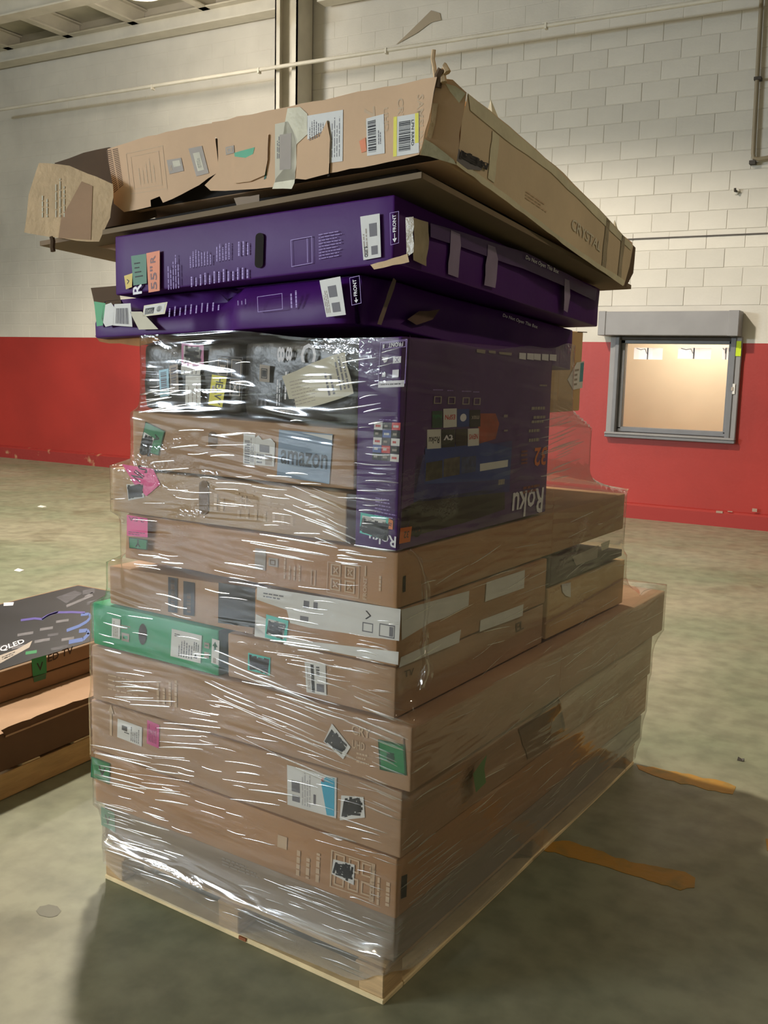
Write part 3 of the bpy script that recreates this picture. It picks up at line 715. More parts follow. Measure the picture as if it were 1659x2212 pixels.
P.build(cF.root, 'printed_bands')
cF.stick([(575, 1327), (623, 1341), (618, 1389), (572, 1377)], TEAL, 'sticker', 'teal edged sticker scribbled over in black', lambda P: P.rect(.12, .15, .88, .85, WHITE) and P.scribble(.15, .2, .85, .8, INK, 14, .05, 3))
for q in ([(867, 1317), (1014, 1276), (1012, 1308), (960, 1335), (930, 1345), (868, 1383)], [(1051, 1258), (1134, 1231), (1132, 1270), (1048, 1300)], [(866, 1420), (996, 1360), (992, 1388), (862, 1442)], [(1038, 1340), (1131, 1305), (1129, 1330), (1122, 1333), (1036, 1365)]):
    slab(cF.root, cF.side, q, .0008, WHITE, 'white_band', .0006)
# H carton
def crease(q, a, b_, c):
    if a < .36 and b_ < .01: q.y += .02 * min(1, (.36 - a) / .06) * (.4 + .6 * c)
    return q
cH = Carton('television_carton', 'long brown carton with handling icons, its left third pushed in, under the upright purple carton', -1.015, .0, .02, 1.655, (1.086, 1.087, 1.082, 1.08), (1.226, 1.233, 1.222, 1.22), CARD3, warp=crease, step=.05)
cH.stick([(551, 1184), (574, 1187), (573, 1233), (550, 1229)], GREYL, 'sticker', None, lambda P: P.lines(.15, .1, .85, .9, GREYL, 3, True))
cH.stick([(580, 1204), (600, 1207), (600, 1226), (580, 1222)], GREYL, 'sticker', None, lambda P: P.frame(.2, .2, .8, .8, INKT, .1))
P = cH.pr([(606, 1200), (860, 1240), (858, 1312), (604, 1264)])
P.lines(.02, .05, .2, .75, INKW, 4, True, 2, .3).frame(.28, .3, .32, .8, INKW, .008)
for a in (.45, .57):
    for bb in (.0, .45): P.frame(a, bb, a + .085, bb + .38, INKW, .012, .04).line([(a + .025, bb + .1), (a + .06, bb + .28)], .006, INKW, .5).line([(a + .06, bb + .1), (a + .025, bb + .28)], .006, INKW, .5)
P.frame(.42, -.05, .69, .95, INKW, .005, .02).text('FRONT', .725, .25, .755, .95, INKW, 270).line([(.74, .22), (.74, -.1)], .006, INKW, .3)
P.lines(.85, -.1, .87, .6, INKW, 1, True, 3, .8)
P.build(cH.root, 'printed_marks')
cH.stick([(274, 1112), (319, 1120), (319, 1161), (274, 1157)], PINK, 'sticker', 'hot pink sticker', lambda P: P.text('2 EA', .1, .05, .85, .25, mat('ink_plum', '#8c2c64', .5), 180).lines(.1, .75, .9, .95, mat('ink_plum', '#8c2c64', .5), 2, seed=2))
cH.stick([(279, 1160), (319, 1166), (318, 1188), (280, 1184)], GREENS, 'sticker', 'green sticker', lambda P: P.text('Y', .35, .1, .65, .8, INK, 180).frame(0, 0, 1, 1, INK, .03, .06))
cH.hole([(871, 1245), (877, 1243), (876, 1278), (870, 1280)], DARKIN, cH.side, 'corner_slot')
# I carton
cI = Carton('television_carton', 'pale tan carton with a tall oval hand hole and pink torn sticker', -1.057, -.162, .02, .95, (1.230, 1.238, 1.236, 1.23), (1.366, 1.370, 1.36, 1.36), CARD2)
def oval(u, v, ru, rv, n=16): return [(u + ru * math.cos(6.2832 * i / n), v + rv * math.sin(6.2832 * i / n)) for i in range(n)]
def slot(u, v, ru, rv, n=8): return [(u + ru * math.cos(math.pi * i / n), v + rv - ru + ru * math.sin(math.pi * i / n)) for i in range(n + 1)] + [(u - ru * math.cos(math.pi * i / n), v - rv + ru - ru * math.sin(math.pi * i / n)) for i in range(n + 1)]
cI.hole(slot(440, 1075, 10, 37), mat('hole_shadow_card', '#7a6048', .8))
cI.stick([(264, 1003), (331, 1013), (346, 1046), (316, 1072), (290, 1046)], PINK, 'sticker', 'hot pink torn sticker', lambda P: P.text('S IN', .22, .22, .60, .72, INK, 90), pr=[(298, 985), (350, 1020), (316, 1075), (262, 1030)])
cI.stick([(273, 1046), (310, 1045), (311, 1075), (277, 1081)], WHITE, 'sticker', 'white sticker scribbled black', lambda P: P.scribble(.1, .1, .9, .85, INK, 14, .07, 6))
P = cI.pr([(460, 1040), (720, 1078), (718, 1150), (458, 1108)]); P.lines(0, .1, .12, .9, INKW, 2, True, 3).lines(.2, .05, .75, .6, INKW, 4, seed=3, fill=.3).lines(.2, .65, .72, 1, INKW, 7, True, 4, .3).frame(.25, .3, .3, .7, INKW, .01); P.build(cI.root, 'printed_marks')
# J carton
cJ = Carton('shipping_carton', 'tan carton with a slate blue poster label and a half closed hand hole', -.962, -.139, .02, 1.0, (1.372, 1.378, 1.365, 1.365), (1.545, 1.535, 1.528, 1.528), CARD)
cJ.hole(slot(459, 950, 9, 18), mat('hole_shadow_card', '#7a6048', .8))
cJ.stick([(315, 911), (356, 931), (343, 984), (302, 972)], GREENS, 'sticker', 'green sticker with black scribble', lambda P: P.poly([(.05, .35), (.6, .42), (.55, 1.0), (.0, .95)], WHITE) and P.frame(0, 0, 1, 1, INK, .02) and P.text('A', .6, .25, .85, .5, INK, 90))
P = Print(cJ.front, [(304, 935), (338, 945), (328, 988), (298, 985)], .0024); P.scribble(.2, .1, .8, .9, INK, 12, .07, 9); P.build(cJ.root, 'marker_scribble')
cJ.stick([(526, 937), (551, 939), (550, 1006), (525, 1002)], WHITE, 'shipping_label', None, lambda P: P.bars(.15, .2, .6, .95, INKG, 16, True, 4).lines(.65, .1, .95, .9, INKG, 3, True, 2))
cJ.stick([(551, 946), (558, 940), (566, 950), (585, 947), (594, 957), (592, 1008), (551, 1004)], WHITE, 'shipping_label', 'white torn label with code', lambda P: P.rect(.25, .15, .75, .45, INKG).rect(.55, .5, .9, .95, GREYL).lines(.1, .5, .5, .95, INKG, 3, seed=2), pr=[(551, 950), (594, 957), (592, 1008), (551, 1004)])
cJ.stick([(603, 928), (719, 938), (718, 948), (711, 1046), (690, 1042), (640, 1035), (598, 1027)], SLATE, 'poster_label', 'slate blue label lettered in black', lambda P: P.text('amazon', .08, .42, .95, .72, mat('ink_navy', '#1c2430', .5)).poly([(.45, .02), (1, .02), (1, .12)], WHITE), pr=[(600, 928), (719, 938), (711, 1046), (597, 1027)])
# black wrapped cartons
def lumpy(q, a, b_, c):
    w = noise.noise(q * 9 + Vector((3, 1, 7))) * .010 + noise.noise(q * 24) * .004
    if b_ < .02: q.y -= w
    if a > .98 or a < .02: q.x -= w * .6
    return q
cK1 = Carton('black_carton', 'black carton in crumpled film with a yellow HEAVY sticker', -.925, -.538, .03, .62, (1.551, 1.551, 1.545, 1.545), (1.744, 1.752, 1.715, 1.705), BLACKW, r=.022, warp=lumpy, step=.03)
cK2 = Carton('black_carton', 'black carton in crumpled film with a large crumpled white label', -.53, -.132, .03, .62, (1.546, 1.545, 1.535, 1.54), (1.752, 1.768, 1.735, 1.72), BLACKW, r=.022, warp=lumpy, step=.03)
for c in (cK1, cK2): c.front.p += c.front.n * .009
LB = mat('label_pale_blue', '#9cc4d4', .5)
cK1.stick([(343, 800), (364, 796), (366, 855), (346, 858)], LB, 'shipping_label', 'pale blue label', lambda P: P.bars(.2, .1, .8, .8, INKG, 14, True, 3))
cK1.stick([(366, 790), (384, 786), (386, 845), (368, 850)], GREYL, 'shipping_label', None, lambda P: P.bars(.2, .1, .8, .8, INKG, 12, True, 5))
cK1.stick([(392, 741), (440, 746), (440, 791), (392, 790)], mat('sticker_mauve', '#c878a4', .5), 'sticker', 'mauve sticker scribbled black', lambda P: P.rect(.12, .12, .85, .85, WHITE) and P.scribble(.2, .15, .85, .8, INK, 12, .06, 4))
cK1.stick([(391, 791), (434, 793), (432, 810), (391, 809)], WHITE, 'sticker', None, lambda P: P.lines(.1, .2, .9, .9, INKG, 4, True, 3, .2))
cK1.stick([(401, 811), (434, 811), (433, 880), (400, 876)], WHITE, 'sticker', None, lambda P: P.lines(.1, .05, .9, .95, GREYL, 3, True, 3, .2))
cK1.stick([(458, 809), (490, 814), (480, 880), (450, 874)], YELL, 'sticker', 'yellow sticker reading HEAVY', lambda P: P.text('HEAVY', .35, .05, .85, .95, INK, 90).rect(.15, .35, .3, .6, GREYL))
P = cK1.pr([(466, 768), (526, 772), (524, 868), (462, 862)]); P.frame(.05, .0, .98, 1, INKG, .015, .01)
for (a, bb) in ((.1, .06), (.58, .06), (.55, .5)): P.frame(a, bb, a + .36, bb + .38, GREYL, .03, .02)
P.text('X', .62, .58, .84, .8, GREYL).rect(.62, .1, .9, .38, INKG).poly([(.15, .2), (.4, .2), (.27, .38)], GREYL); P.build(cK1.root, 'printed_marks')
P = cK2.pr([(556, 742), (690, 742), (684, 876), (552, 876)])
P.text('8', .34, .05, .46, .30, WHITEI, 90).text('8', .48, .05, .58, .28, WHITEI, 90).lines(.34, .36, .42, 1, WHITEI, 2, True, 3, .4).lines(.47, .36, .52, .9, WHITEI, 1, True, 5, .5).text('C', .72, .0, .96, .30, WHITEI, 90)
P.lines(.0, .85, .2, 1, INKG, 3, True, 3); P.build(cK2.root, 'printed_marks')
cK2.stick([(561, 787), (583, 790), (582, 826), (560, 824)], GREYL, 'sticker', None, lambda P: P.rect(.3, .3, .7, .7, INK).frame(.2, .2, .8, .8, INK, .06))
lab = cK2.stick(wob([(609, 813), (672, 785), (690, 778), (745, 760), (757, 815), (764, 850), (700, 872), (640, 886), (636, 862), (624, 862), (618, 838)], 2.0, 4, 6), WHITEO, 'crumpled_label', 'large crumpled off white shipping label', lambda P: P.lines(.05, .35, .45, .95, GREYL, 8, seed=2, fill=.2).lines(.6, .1, .75, .9, INKG, 2, True, 3).lines(.8, .05, .98, .85, INKG, 3, True, 5), pr=[(612, 790), (745, 760), (764, 850), (632, 886)])
# R : upright purple television carton
cR = Carton('purple_television_carton', 'upright purple television carton standing upside down, its dark screen side facing right', -.130, .0, .012, .905, (1.236, 1.238, 1.235, 1.233), (1.760, 1.768, 1.756, 1.752), PURP, r=.005)
cR.body.data.materials.append(PURPD)
for p in cR.body.data.polygons:
    if p.normal.x > .9: p.material_index = 1
P = cR.pr([(800, 733), (885, 722), (862, 1190), (772, 1168)])
P.frame(.27, .02, .95, .22, INKP, .012, .003)
P.frame(.32, .025, .92, .055, INKP, .01, .003).text('FRONT', .48, .03, .85, .05, WHITEI, 180).line([(.36, .032), (.36, .05)], .02, WHITEI, 4)
P.rect(.62, .095, .82, .125, WHITEI).rect(.62, .155, .78, .19, WHITEI).rect(.36, .165, .45, .185, WHITEI).poly([(.33, .09), (.5, .095), (.46, .115), (.4, .12)], WHITEI)
P.rect(.28, .205, .93, .235, WHITEI); P.off += .0003; P.text('X', .67, .1, .77, .12, PURPD, 180).lines(.35, .214, .85, .228, INKG, 1, seed=2); P.off -= .0003
P.text('Hello', .42, .335, .58, .35, PURP, 180)
P.lines(.36, .384, .8, .392, INKP, 1, seed=3)
tile = {(0, 0): WHITE, (1, 0): INK, (2, 0): RED, (0, 1): INK, (1, 1): BLUEP, (2, 1): INK, (0, 2): WHITE, (1, 2): BROWNP, (2, 2): WHITE, (0, 3): BLUEP, (1, 3): RED, (2, 3): INK, (0, 4): INK, (1, 4): BROWNP, (2, 4): WHITE}
for (i, j), m_ in tile.items():
    a, bb = .24 + .22 * i, .40 + .037 * j; P.rect(a, bb, a + .21, bb + .035, m_); P.off += .0003
    P.lines(a + .04, bb + .012, a + .17, bb + .024, {WHITE: RED if (i + j) % 2 == 0 else INK, RED: WHITE, BLUEP: WHITE}.get(m_, GREYL), 1, seed=i + j, fill=.9); P.off -= .0003
P.lines(.38, .76, .9, .86, INKP, 6, seed=8, fill=.3)
P.text('Roku', .28, .935, .92, .99, WHITEI, 180)
P.build(cR.root, 'front_print')
cR.stick([(779, 1107), (840, 1118), (834, 1167), (777, 1151)], TEAL, 'sticker', 'teal edged sticker blacked out with scribble', lambda P: P.rect(.08, .12, .92, .85, WHITE) and P.scribble(.1, .3, .98, .95, INK, 18, .06, 4) and P.lines(.12, .16, .7, .34, INK, 2, seed=3))
cR.stick([(839, 1119), (849, 1125), (848, 1144), (837, 1142)], ORANGE, 'sticker', 'orange size sticker', lambda P: P.text('32', .2, .3, .8, .7, INK, 270))
P = Print(cR.side, [(885, 723), (1205, 757), (1175, 1110), (862, 1188)], .0006)
# large print areas of the screen side
P.poly([(.0, .0), (.0, .0), (.13, .42), (.04, .92), (0, 1)], PURPD)
def Q(u, v):
    p = cR.side.px(u, v); c = P.c
    # invert the bilinear map by a few newton steps
    a, b_ = .5, .5
    for _ in range(12):
        f0 = (c[0] * (1 - a) + c[1] * a) * (1 - b_) + (c[3] * (1 - a) + c[2] * a) * b_ - p
        da = (c[1] - c[0]) * (1 - b_) + (c[2] - c[3]) * b_; db = (c[3] - c[0]) * (1 - a) + (c[2] - c[1]) * a
        A = np.array([[da.y, db.y], [da.z, db.z]]); s_ = np.linalg.solve(A, -np.array([f0.y, f0.z])); a += s_[0]; b_ += s_[1]
    return a, b_
def QP(pts, m): P.poly([Q(*p) for p in pts], m)
QP([(868, 1100), (905, 1080), (1040, 1060), (1090, 1060), (1090, 1100), (1000, 1130), (864, 1165)], BROWNP)
QP([(898, 985), (1106, 952), (1100, 1062), (893, 1085)], mat('print_indigo', '#34307a', .35, .2, 4))
P.off += .0002
QP([(918, 968), (1000, 958), (1037, 952), (1105, 968), (1100, 1035), (916, 1046)], BLUEP)
QP([(1034, 893), (1070, 893), (1078, 915), (1070, 948), (1030, 960)], mat('print_ember', '#a4482e', .4, .3, 20))
P.off += .0002
QP([(920, 1000), (955, 994), (955, 1032), (918, 1040)], mat('print_photo_brown', '#4b4436', .5, .5, 40)); QP([(958, 992), (993, 986), (992, 1025), (957, 1031)], mat('print_photo_grey', '#5b5148', .5, .6, 40)); QP([(996, 988), (1028, 984), (1027, 1018), (996, 1024)], mat('print_photo_blue', '#3c4468', .5, .6, 40))
QP([(1036, 1002), (1097, 993), (1096, 1008), (1036, 1018)], WHITE)
tl = [((933, 888), (955, 923), mat('tile_green', '#1c4a34', .4)), ((957, 883), (986, 922), WHITE), ((987, 884), (1013, 921), BLUEP), ((1014, 886), (1037, 921), INK), ((922, 928), (952, 968), WHITE), ((953, 928), (982, 965), INK), ((984, 927), (1009, 962), BROWNP), ((1010, 926), (1034, 962), WHITE)]
for (p0_, p1_, m_) in tl: QP([p0_, (p1_[0], p0_[1] - 1), p1_, (p0_[0], p1_[1] + 2)], m_)
P.off += .0002
def QT(txt, u0, v0, u1, v1, m, rot=180):
    a0, b0 = Q(u0, v0); a1, b1 = Q(u1, v1); P.text(txt, min(a0, a1), min(b0, b1), max(a0, a1), max(b0, b1), m, rot)
QT('ESPN', 961, 896, 982, 906, RED); QT('max', 1018, 898, 1034, 905, GREYL); QT('Roku', 926, 944, 948, 957, INK); QT('tv', 958, 940, 978, 952, WHITEI); QT('NEWS', 1013, 938, 1031, 948, RED); QT('hulu', 935, 896, 953, 904, GREENS)
a, bb = Q(1000, 902); P.ell(a, bb, .02, .02, WHITEI)
for i, u in enumerate((945, 975, 1006, 1030)):
    a, bb = Q(u, 864 + i); P.frame(a - .022, bb - .018, a + .022, bb + .018, GREYL, .006, .004); P.lines(a - .03, bb - .055, a + .03, bb - .043, INKP, 1, seed=i)
QT('32', 1155, 967, 1178, 1004, ORANGE)
P.build(cR.root, 'screen_print')
P2 = Print(cR.side, [(885, 723), (1205, 757), (1175, 1110), (862, 1188)], .0014); PS = P; P = P2
QT('Roku', 1108, 1064, 1170, 1106, WHITEI)
for i, u in enumerate((1121, 1138, 1153, 1170, 1187)): QP([(u, 762 + i * .8), (u + 14.5, 763 + i * .8), (u + 14, 777 + i * .8), (u - .5, 775 + i * .8)], WHITEI)
QP([(1029, 754), (1048, 756), (1047, 764), (1029, 761)], GREYL); QP([(1055, 757), (1070, 758), (1070, 764), (1055, 762)], GREYL); QP([(1077, 760), (1105, 762), (1104, 768), (1078, 765)], GREYL)
for (u0, v0, u1, v1) in ((1165, 830, 1182, 835), (1148, 878, 1186, 885), (1152, 898, 1184, 904), (1148, 908, 1182, 913), (1142, 927, 1182, 932), (1142, 947, 1180, 952), (1088, 895, 1098, 902), (1088, 928, 1098, 932), (1076, 1035, 1094, 1046)):
    a0, b0 = Q(u0, v0); a1, b1 = Q(u1, v1); P.lines(min(a0, a1), min(b0, b1), max(a0, a1), max(b0, b1), GREYL, 1, seed=u0, fill=.8)
for (u0, v0, u1, v1) in ((1126, 972, 1144, 985), (1126, 990, 1144, 1002), (1130, 1050, 1172, 1060)):
    a0, b0 = Q(u0, v0); a1, b1 = Q(u1, v1); P.lines(min(a0, a1), min(b0, b1), max(a0, a1), max(b0, b1), mat('ink_rust', '#8c4030', .5), 2, seed=u0, fill=.6)
P.build(cR.root, 'screen_print')
cR.stick([(865, 1141), (890, 1137), (886, 1170), (862, 1175)], ORANGE, 'sticker', 'orange sticker with the screen size', lambda P: P.text('32', .3, .25, .75, .7, INKT, 180), face=cR.side)
P = Print(cR.side, [(892, 1138), (910, 1134), (909, 1158), (891, 1162)], .0016); P.ell(.5, .5, .5, .5, INK).text('HDR', .25, .35, .8, .55, ORANGE, 180); P.build(cR.root, 'round_mark')

# hidden support and the slim brown carton behind
cS = Carton('cardboard_box', 'plain carton hidden behind the purple upright, carrying the slim brown carton', -.95, -.43, 1.05, 1.62, 1.236, 1.528, CARD, wrap=False)
cT = Carton('cardboard_box', 'slim brown carton at the rear right with a white and teal label', -.62, -.22, 1.36, 1.685, 1.532, 1.842, CARDT, wrap=False, step=.1)
cT.stick([(1246, 783), (1262, 780), (1258, 838), (1238, 842), (1226, 820)], WHITE, 'shipping_label', 'white label with a teal stripe', lambda P: P.rect(.62, .05, .95, .75, mat('sticker_dteal', '#5a9aa4', .5)).lines(.1, .2, .5, .9, GREYL, 4, seed=2), pr=[(1240, 784), (1262, 780), (1258, 838), (1236, 842)], face=cT.side)
P = cT.pr([(1247, 716), (1268, 717), (1268, 719), (1247, 718)], cT.side); P.rect(0, 0, 1, 1, KRAFT); P.build(cT.root, 'top_seam')

# N : crushed purple carton
def crush(q, a, b_, c):
    if b_ < .02:                                     # horizontal fold along the end, upper facet leaning back
        q.y += .045 * max(0, c - .55) / .45 - .012 * math.exp(-((c - .5) / .15) ** 2)
        if a < .52: q.z -= .045 * max(0, c - .2) * min(1, (.52 - a) / .06); q.y += .012 * c
        if abs(a - .505) < .05: q.y += .03
        if a < .06: q.z += .03 * c
        if a > .93: q.y += .05 * (a - .93) / .07
    if a > .98:                                      # long side: caved in along a diagonal fold
        q.x -= .02 * max(0, math.sin(min(1, b_ * 1.6) * 3.14)) * c + .016 * math.exp(-((c - .45 + b_ * .25) / .12) ** 2)
        if b_ < .12: q.x -= .05 * (1 - b_ / .12)
    if b_ < .02 or a > .98:
        w = noise.noise(q * 8) * .006; q.x -= w; q.y += w
    return q
cN = Carton('purple_television_carton', 'crushed purple television carton with torn left end, lower of the two lying flat', -1.12, -.118, .02, 1.34, (1.758, 1.800, 1.692, 1.66), (1.874, 1.925, 1.836, 1.80), PURP, warp=crush, step=.035, wrap=False)
cN.front.p += cN.front.n * .013
slab(cN.root, cN.front, wob([(196, 622), (255, 617), (262, 655), (205, 665)], 1.5, 5, 3), .004, KRAFT, 'torn_flap', -.06, 'brown torn flap')
slab(cN.root, cN.front, wob([(205, 725), (330, 712), (345, 735), (300, 748), (215, 738)], 2, 5, 3), .003, mat('torn_flap_orange', '#a4703c', .8, .2, 10), 'torn_flap', -.05, 'brown torn flap')
cN.stick([(203, 651), (228, 655), (222, 703), (209, 705)], mat('sticker_emerald', '#179a50', .5), 'sticker', 'emerald sticker')
cN.stick([(222, 660), (240, 654), (247, 664), (245, 702), (228, 706), (219, 690)], WHITE, 'sticker', 'white peeling sticker')
cN.stick([(247, 657), (282, 655), (286, 706), (244, 703)], WHITE, 'shipping_label', 'white barcode label', lambda P: P.bars(.15, .2, .85, .9, INKG, 16, False, 3))
cN.stick([(280, 673), (306, 673), (342, 711), (300, 712)], WHITEO, 'sticker', None)
cN.stick([(311, 660), (362, 652), (356, 678), (308, 684)], TAPEY, 'sticker', 'tan framed sticker', lambda P: P.rect(.06, .1, .94, .86, WHITE).rect(.1, .3, .5, .85, INK) and P.text('IMG', .15, .4, .46, .75, WHITE) and P.ell(.72, .5, .12, .25, INKG) and P.text('G', .66, .35, .78, .65, WHITE))
cN.stick([(690, 606), (735, 597), (747, 680), (705, 685)], WHITE, 'shipping_label', 'white label folded over the edge', lambda P: P.rect(.35, .2, .75, .5, INKG).rect(.4, .65, .8, .9, INKG).lines(.05, .1, .3, .9, GREYL, 3, True))
P = cN.pr([(755, 600), (777, 595), (781, 655), (760, 660)]); P.frame(0, 0, 1, 1, INKP, .05, .02).text('FRONT', .3, .1, .65, .7, WHITEI, 270).line([(.5, .75), (.5, .92)], .04, WHITEI, 2).poly([(.3, .84), (.7, .84), (.5, .95)], WHITEI); P.build(cN.root, 'printed_marks')
P = cN.pr([(362, 660), (480, 645), (478, 672), (360, 688)]); P.lines(0, .1, 1, .9, INKP, 10, True, 5, .25); P.build(cN.root, 'small_print')
P = cN.pr([(510, 640), (680, 615), (682, 670), (512, 690)]); P.frame(.28, .15, .6, .8, INKP, .006, .02).lines(.0, .1, .15, .4, INKP, 3, True, 3, .2).lines(.68, .1, .8, .8, INKP, 2, True, 5, .3); P.build(cN.root, 'small_print')
P = Print(cN.side, [(1085, 677), (1160, 703), (1158, 712), (1083, 686)], .004); P.text('Do Not Open This Box', 0, 0, 1, 1, WHITEI); P.build(cN.root, 'warning_print')
slab(cN.root, cN.side, wob([(815, 700), (850, 600), (856, 606), (838, 660), (824, 702)], 1.5, 6, 3), .004, mat('crease_card', '#8a7868', .8), 'crease_edge', .002)
slab(cN.root, cN.side, wob([(880, 690), (905, 672), (950, 668), (935, 690), (900, 702)], 2, 6, 8), .003, mat('torn_brown', '#6a5244', .8, .2, 12), 'torn_patch', .004)

# O : purple 55 carton
def osag(q, a, b_, c):
    if a > .98: q.x -= noise.noise(q * 4) * .012
    if b_ < .02: q.y -= noise.noise(q * 4) * .004
    return q
cO = Carton('purple_television_carton', 'purple television carton with an orange 55 tag, upper of the two lying flat', -1.0, -.022, .0, 1.335, (1.882, 1.938, 1.846, 1.82), (2.052, 2.098, 1.978, 1.945), PURP, warp=osag, step=.05, wrap=False)
cO.front.p += cO.front.n * .005; cO.side.p += cO.side.n * .008
cO.stick([(316, 547), (345, 541), (345, 628), (321, 632)], ORANGE, 'size_tag', 'orange tag reading 55', lambda P: P.text('55"', .25, .35, .8, .95, mat('ink_maroon', '#6a2410', .5), 270).text('R', .3, .1, .7, .28, mat('ink_maroon', '#6a2410', .5), 270))
cO.stick([(283, 553), (316, 548), (317, 612), (288, 617)], mat('sticker_dgreen', '#1d6a40', .5), 'sticker', 'dark green sticker', lambda P: P.lines(.2, .2, .8, .8, INK, 4, seed=3, fill=.3))
cO.stick([(268, 596), (286, 590), (285, 620), (272, 625)], mat('sticker_gold', '#d8b830', .5), 'sticker', 'yellow sticker', lambda P: P.text('V', .35, .3, .65, .7, INK, 270))
P = cO.pr([(286, 614), (306, 611), (307, 634), (288, 637)]); P.text('R', .0, .0, 1, 1, WHITEI, 270); P.build(cO.root, 'logo_print')
P = cO.pr([(360, 545), (540, 515), (540, 600), (362, 628)]); P.lines(0, .05, .16, .98, INKP, 5, True, 3, .3).lines(.28, .05, .56, .5, INKP, 8, True, 4, .3).lines(.6, .0, .78, .45, INKP, 5, True, 5, .3).lines(.85, .0, 1, .4, INKP, 3, True, 6, .3).lines(.28, .62, 1, 1, INKP, 13, True, 7, .3); P.build(cO.root, 'small_print')
P = cO.pr([(628, 515), (740, 495), (740, 560), (630, 580)]); P.frame(.0, .05, .42, .95, INKP, .008, .02).rect(.32, .1, .33, .9, INKP).lines(.55, .0, 1.0, .9, INKP, 9, seed=5, fill=.25); P.build(cO.root, 'small_print')
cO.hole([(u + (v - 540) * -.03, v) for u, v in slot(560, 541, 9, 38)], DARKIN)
cO.stick([(778, 468), (820, 461), (823, 555), (785, 562)], WHITE, 'shipping_label', 'white shipping label', lambda P: P.rect(.45, .2, .85, .5, INKG).rect(.5, .72, .85, .92, INKG).lines(.05, .1, .35, .9, GREYL, 2, True).text('ours', .1, .7, .3, .95, INK, 270))
P = cO.pr([(842, 460), (862, 456), (862, 525), (844, 530)]); P.frame(0, 0, 1, 1, INKP, .05, .015).text('FRONT', .3, .08, .68, .62, WHITEI, 270).line([(.5, .66), (.5, .9)], .04, WHITEI, 3).poly([(.25, .82), (.75, .82), (.5, .95)], WHITEI); P.build(cO.root, 'printed_marks')
CLEAR = mat('tape_over_purple', '#9484a2', .3, .15, 10)
WTAPE = mat('translucent_tape', '#a7987c', .35, .2, 14, .4, 40)
slab(cO.root, cO.front, wob([(876, 470), (893, 468), (893, 545), (878, 556)], 1.5, 6, 2), .002, WTAPE, 'packing_tape', .001)
slab(cO.root, cO.side, wob([(893, 470), (925, 480), (927, 520), (921, 575), (893, 562)], 2.0, 6, 3), .002, WTAPE, 'packing_tape', .001)
slab(cO.root, cO.side, wob([(974, 497), (994, 506), (996, 530), (990, 600), (968, 592)], 1.2, 5, 4), .001, CLEAR, 'packing_tape', .001)
slab(cO.root, cO.side, wob([(1054, 528), (1070, 534), (1076, 560), (1070, 622), (1046, 616)], 1.2, 5, 5), .001, CLEAR, 'packing_tape', .001)
slab(cO.root, cO.side, wob([(1220, 602), (1230, 606), (1232, 640), (1226, 675), (1218, 670)], 1.0, 5, 6), .001, CLEAR, 'packing_tape', .001)
slab(cO.root, cO.side, wob([(930, 482), (1135, 545), (1290, 625), (1286, 650), (1130, 580), (930, 512)], 1.5, 3, 7), .0008, mat('tape_film_purple', '#57406f', .25, .12, 6), 'packing_tape', .0)
P = Print(cO.side, [(1133, 551), (1204, 583), (1202, 594), (1131, 562)], .006); P.text('Do Not Open This Box', 0, 0, 1, 1, WHITEI); P.build(cO.root, 'warning_print')
slab(cO.root, cO.front, wob([(800, 572), (866, 553), (880, 548), (884, 566), (868, 570), (808, 582)], 1.5, 6, 9), .004, TORN, 'torn_edge', .001)

# P : torn brown carton on top
def psag(q, a, b_, c):
    q.z -= .018 * math.sin(b_ * 3.1) * a * 0
    if a > .98: q.x -= noise.noise(q * 3) * .012
    return q
CARDP = mat('cardboard_lit_tone', '#dab591', .75, .08, 3, .12, 30)  # lighter tone carries the stronger light on the top carton
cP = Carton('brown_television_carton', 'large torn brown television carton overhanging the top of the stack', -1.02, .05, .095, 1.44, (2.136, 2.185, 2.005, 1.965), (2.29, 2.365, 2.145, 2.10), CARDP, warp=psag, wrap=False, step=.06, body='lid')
cP.front.p += cP.front.n * .077
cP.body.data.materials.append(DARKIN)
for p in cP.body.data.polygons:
    if p.normal.y < -.8: p.material_index = 1  # lid front painted near-black as the shade behind the panels
ff = cP.front
fq = Face(cP.root, ff.p, ff.n)
# tray under the lid
zb = cP.base.z
def traycorner(x, y, z): return Vector((x - cP.base.x, y - cP.base.y, z - zb))
b = MB()
TB = [traycorner(-1.34, .0, 2.04), traycorner(.05, .0, 2.128), traycorner(.05, 1.44, 1.983), traycorner(-1.34, 1.44, 1.942)]
b.add(TB + [p + Vector((0, 0, .014)) for p in TB], [(3, 2, 1, 0), (4, 5, 6, 7), (0, 1, 5, 4), (1, 2, 6, 5), (2, 3, 7, 6), (3, 0, 4, 7)])
b.build('tray', [mat('tray_card', '#7d6a52', .8, .12, 5)], cP.root)
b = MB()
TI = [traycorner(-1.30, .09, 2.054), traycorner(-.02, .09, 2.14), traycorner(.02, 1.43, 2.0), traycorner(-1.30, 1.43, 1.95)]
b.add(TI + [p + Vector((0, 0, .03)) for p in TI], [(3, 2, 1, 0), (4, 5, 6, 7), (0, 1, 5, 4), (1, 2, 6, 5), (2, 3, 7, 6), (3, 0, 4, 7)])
b.build('gap_shade_filler', [DARKIN], cP.root)  # added near-black block, stands for the shade in the gap
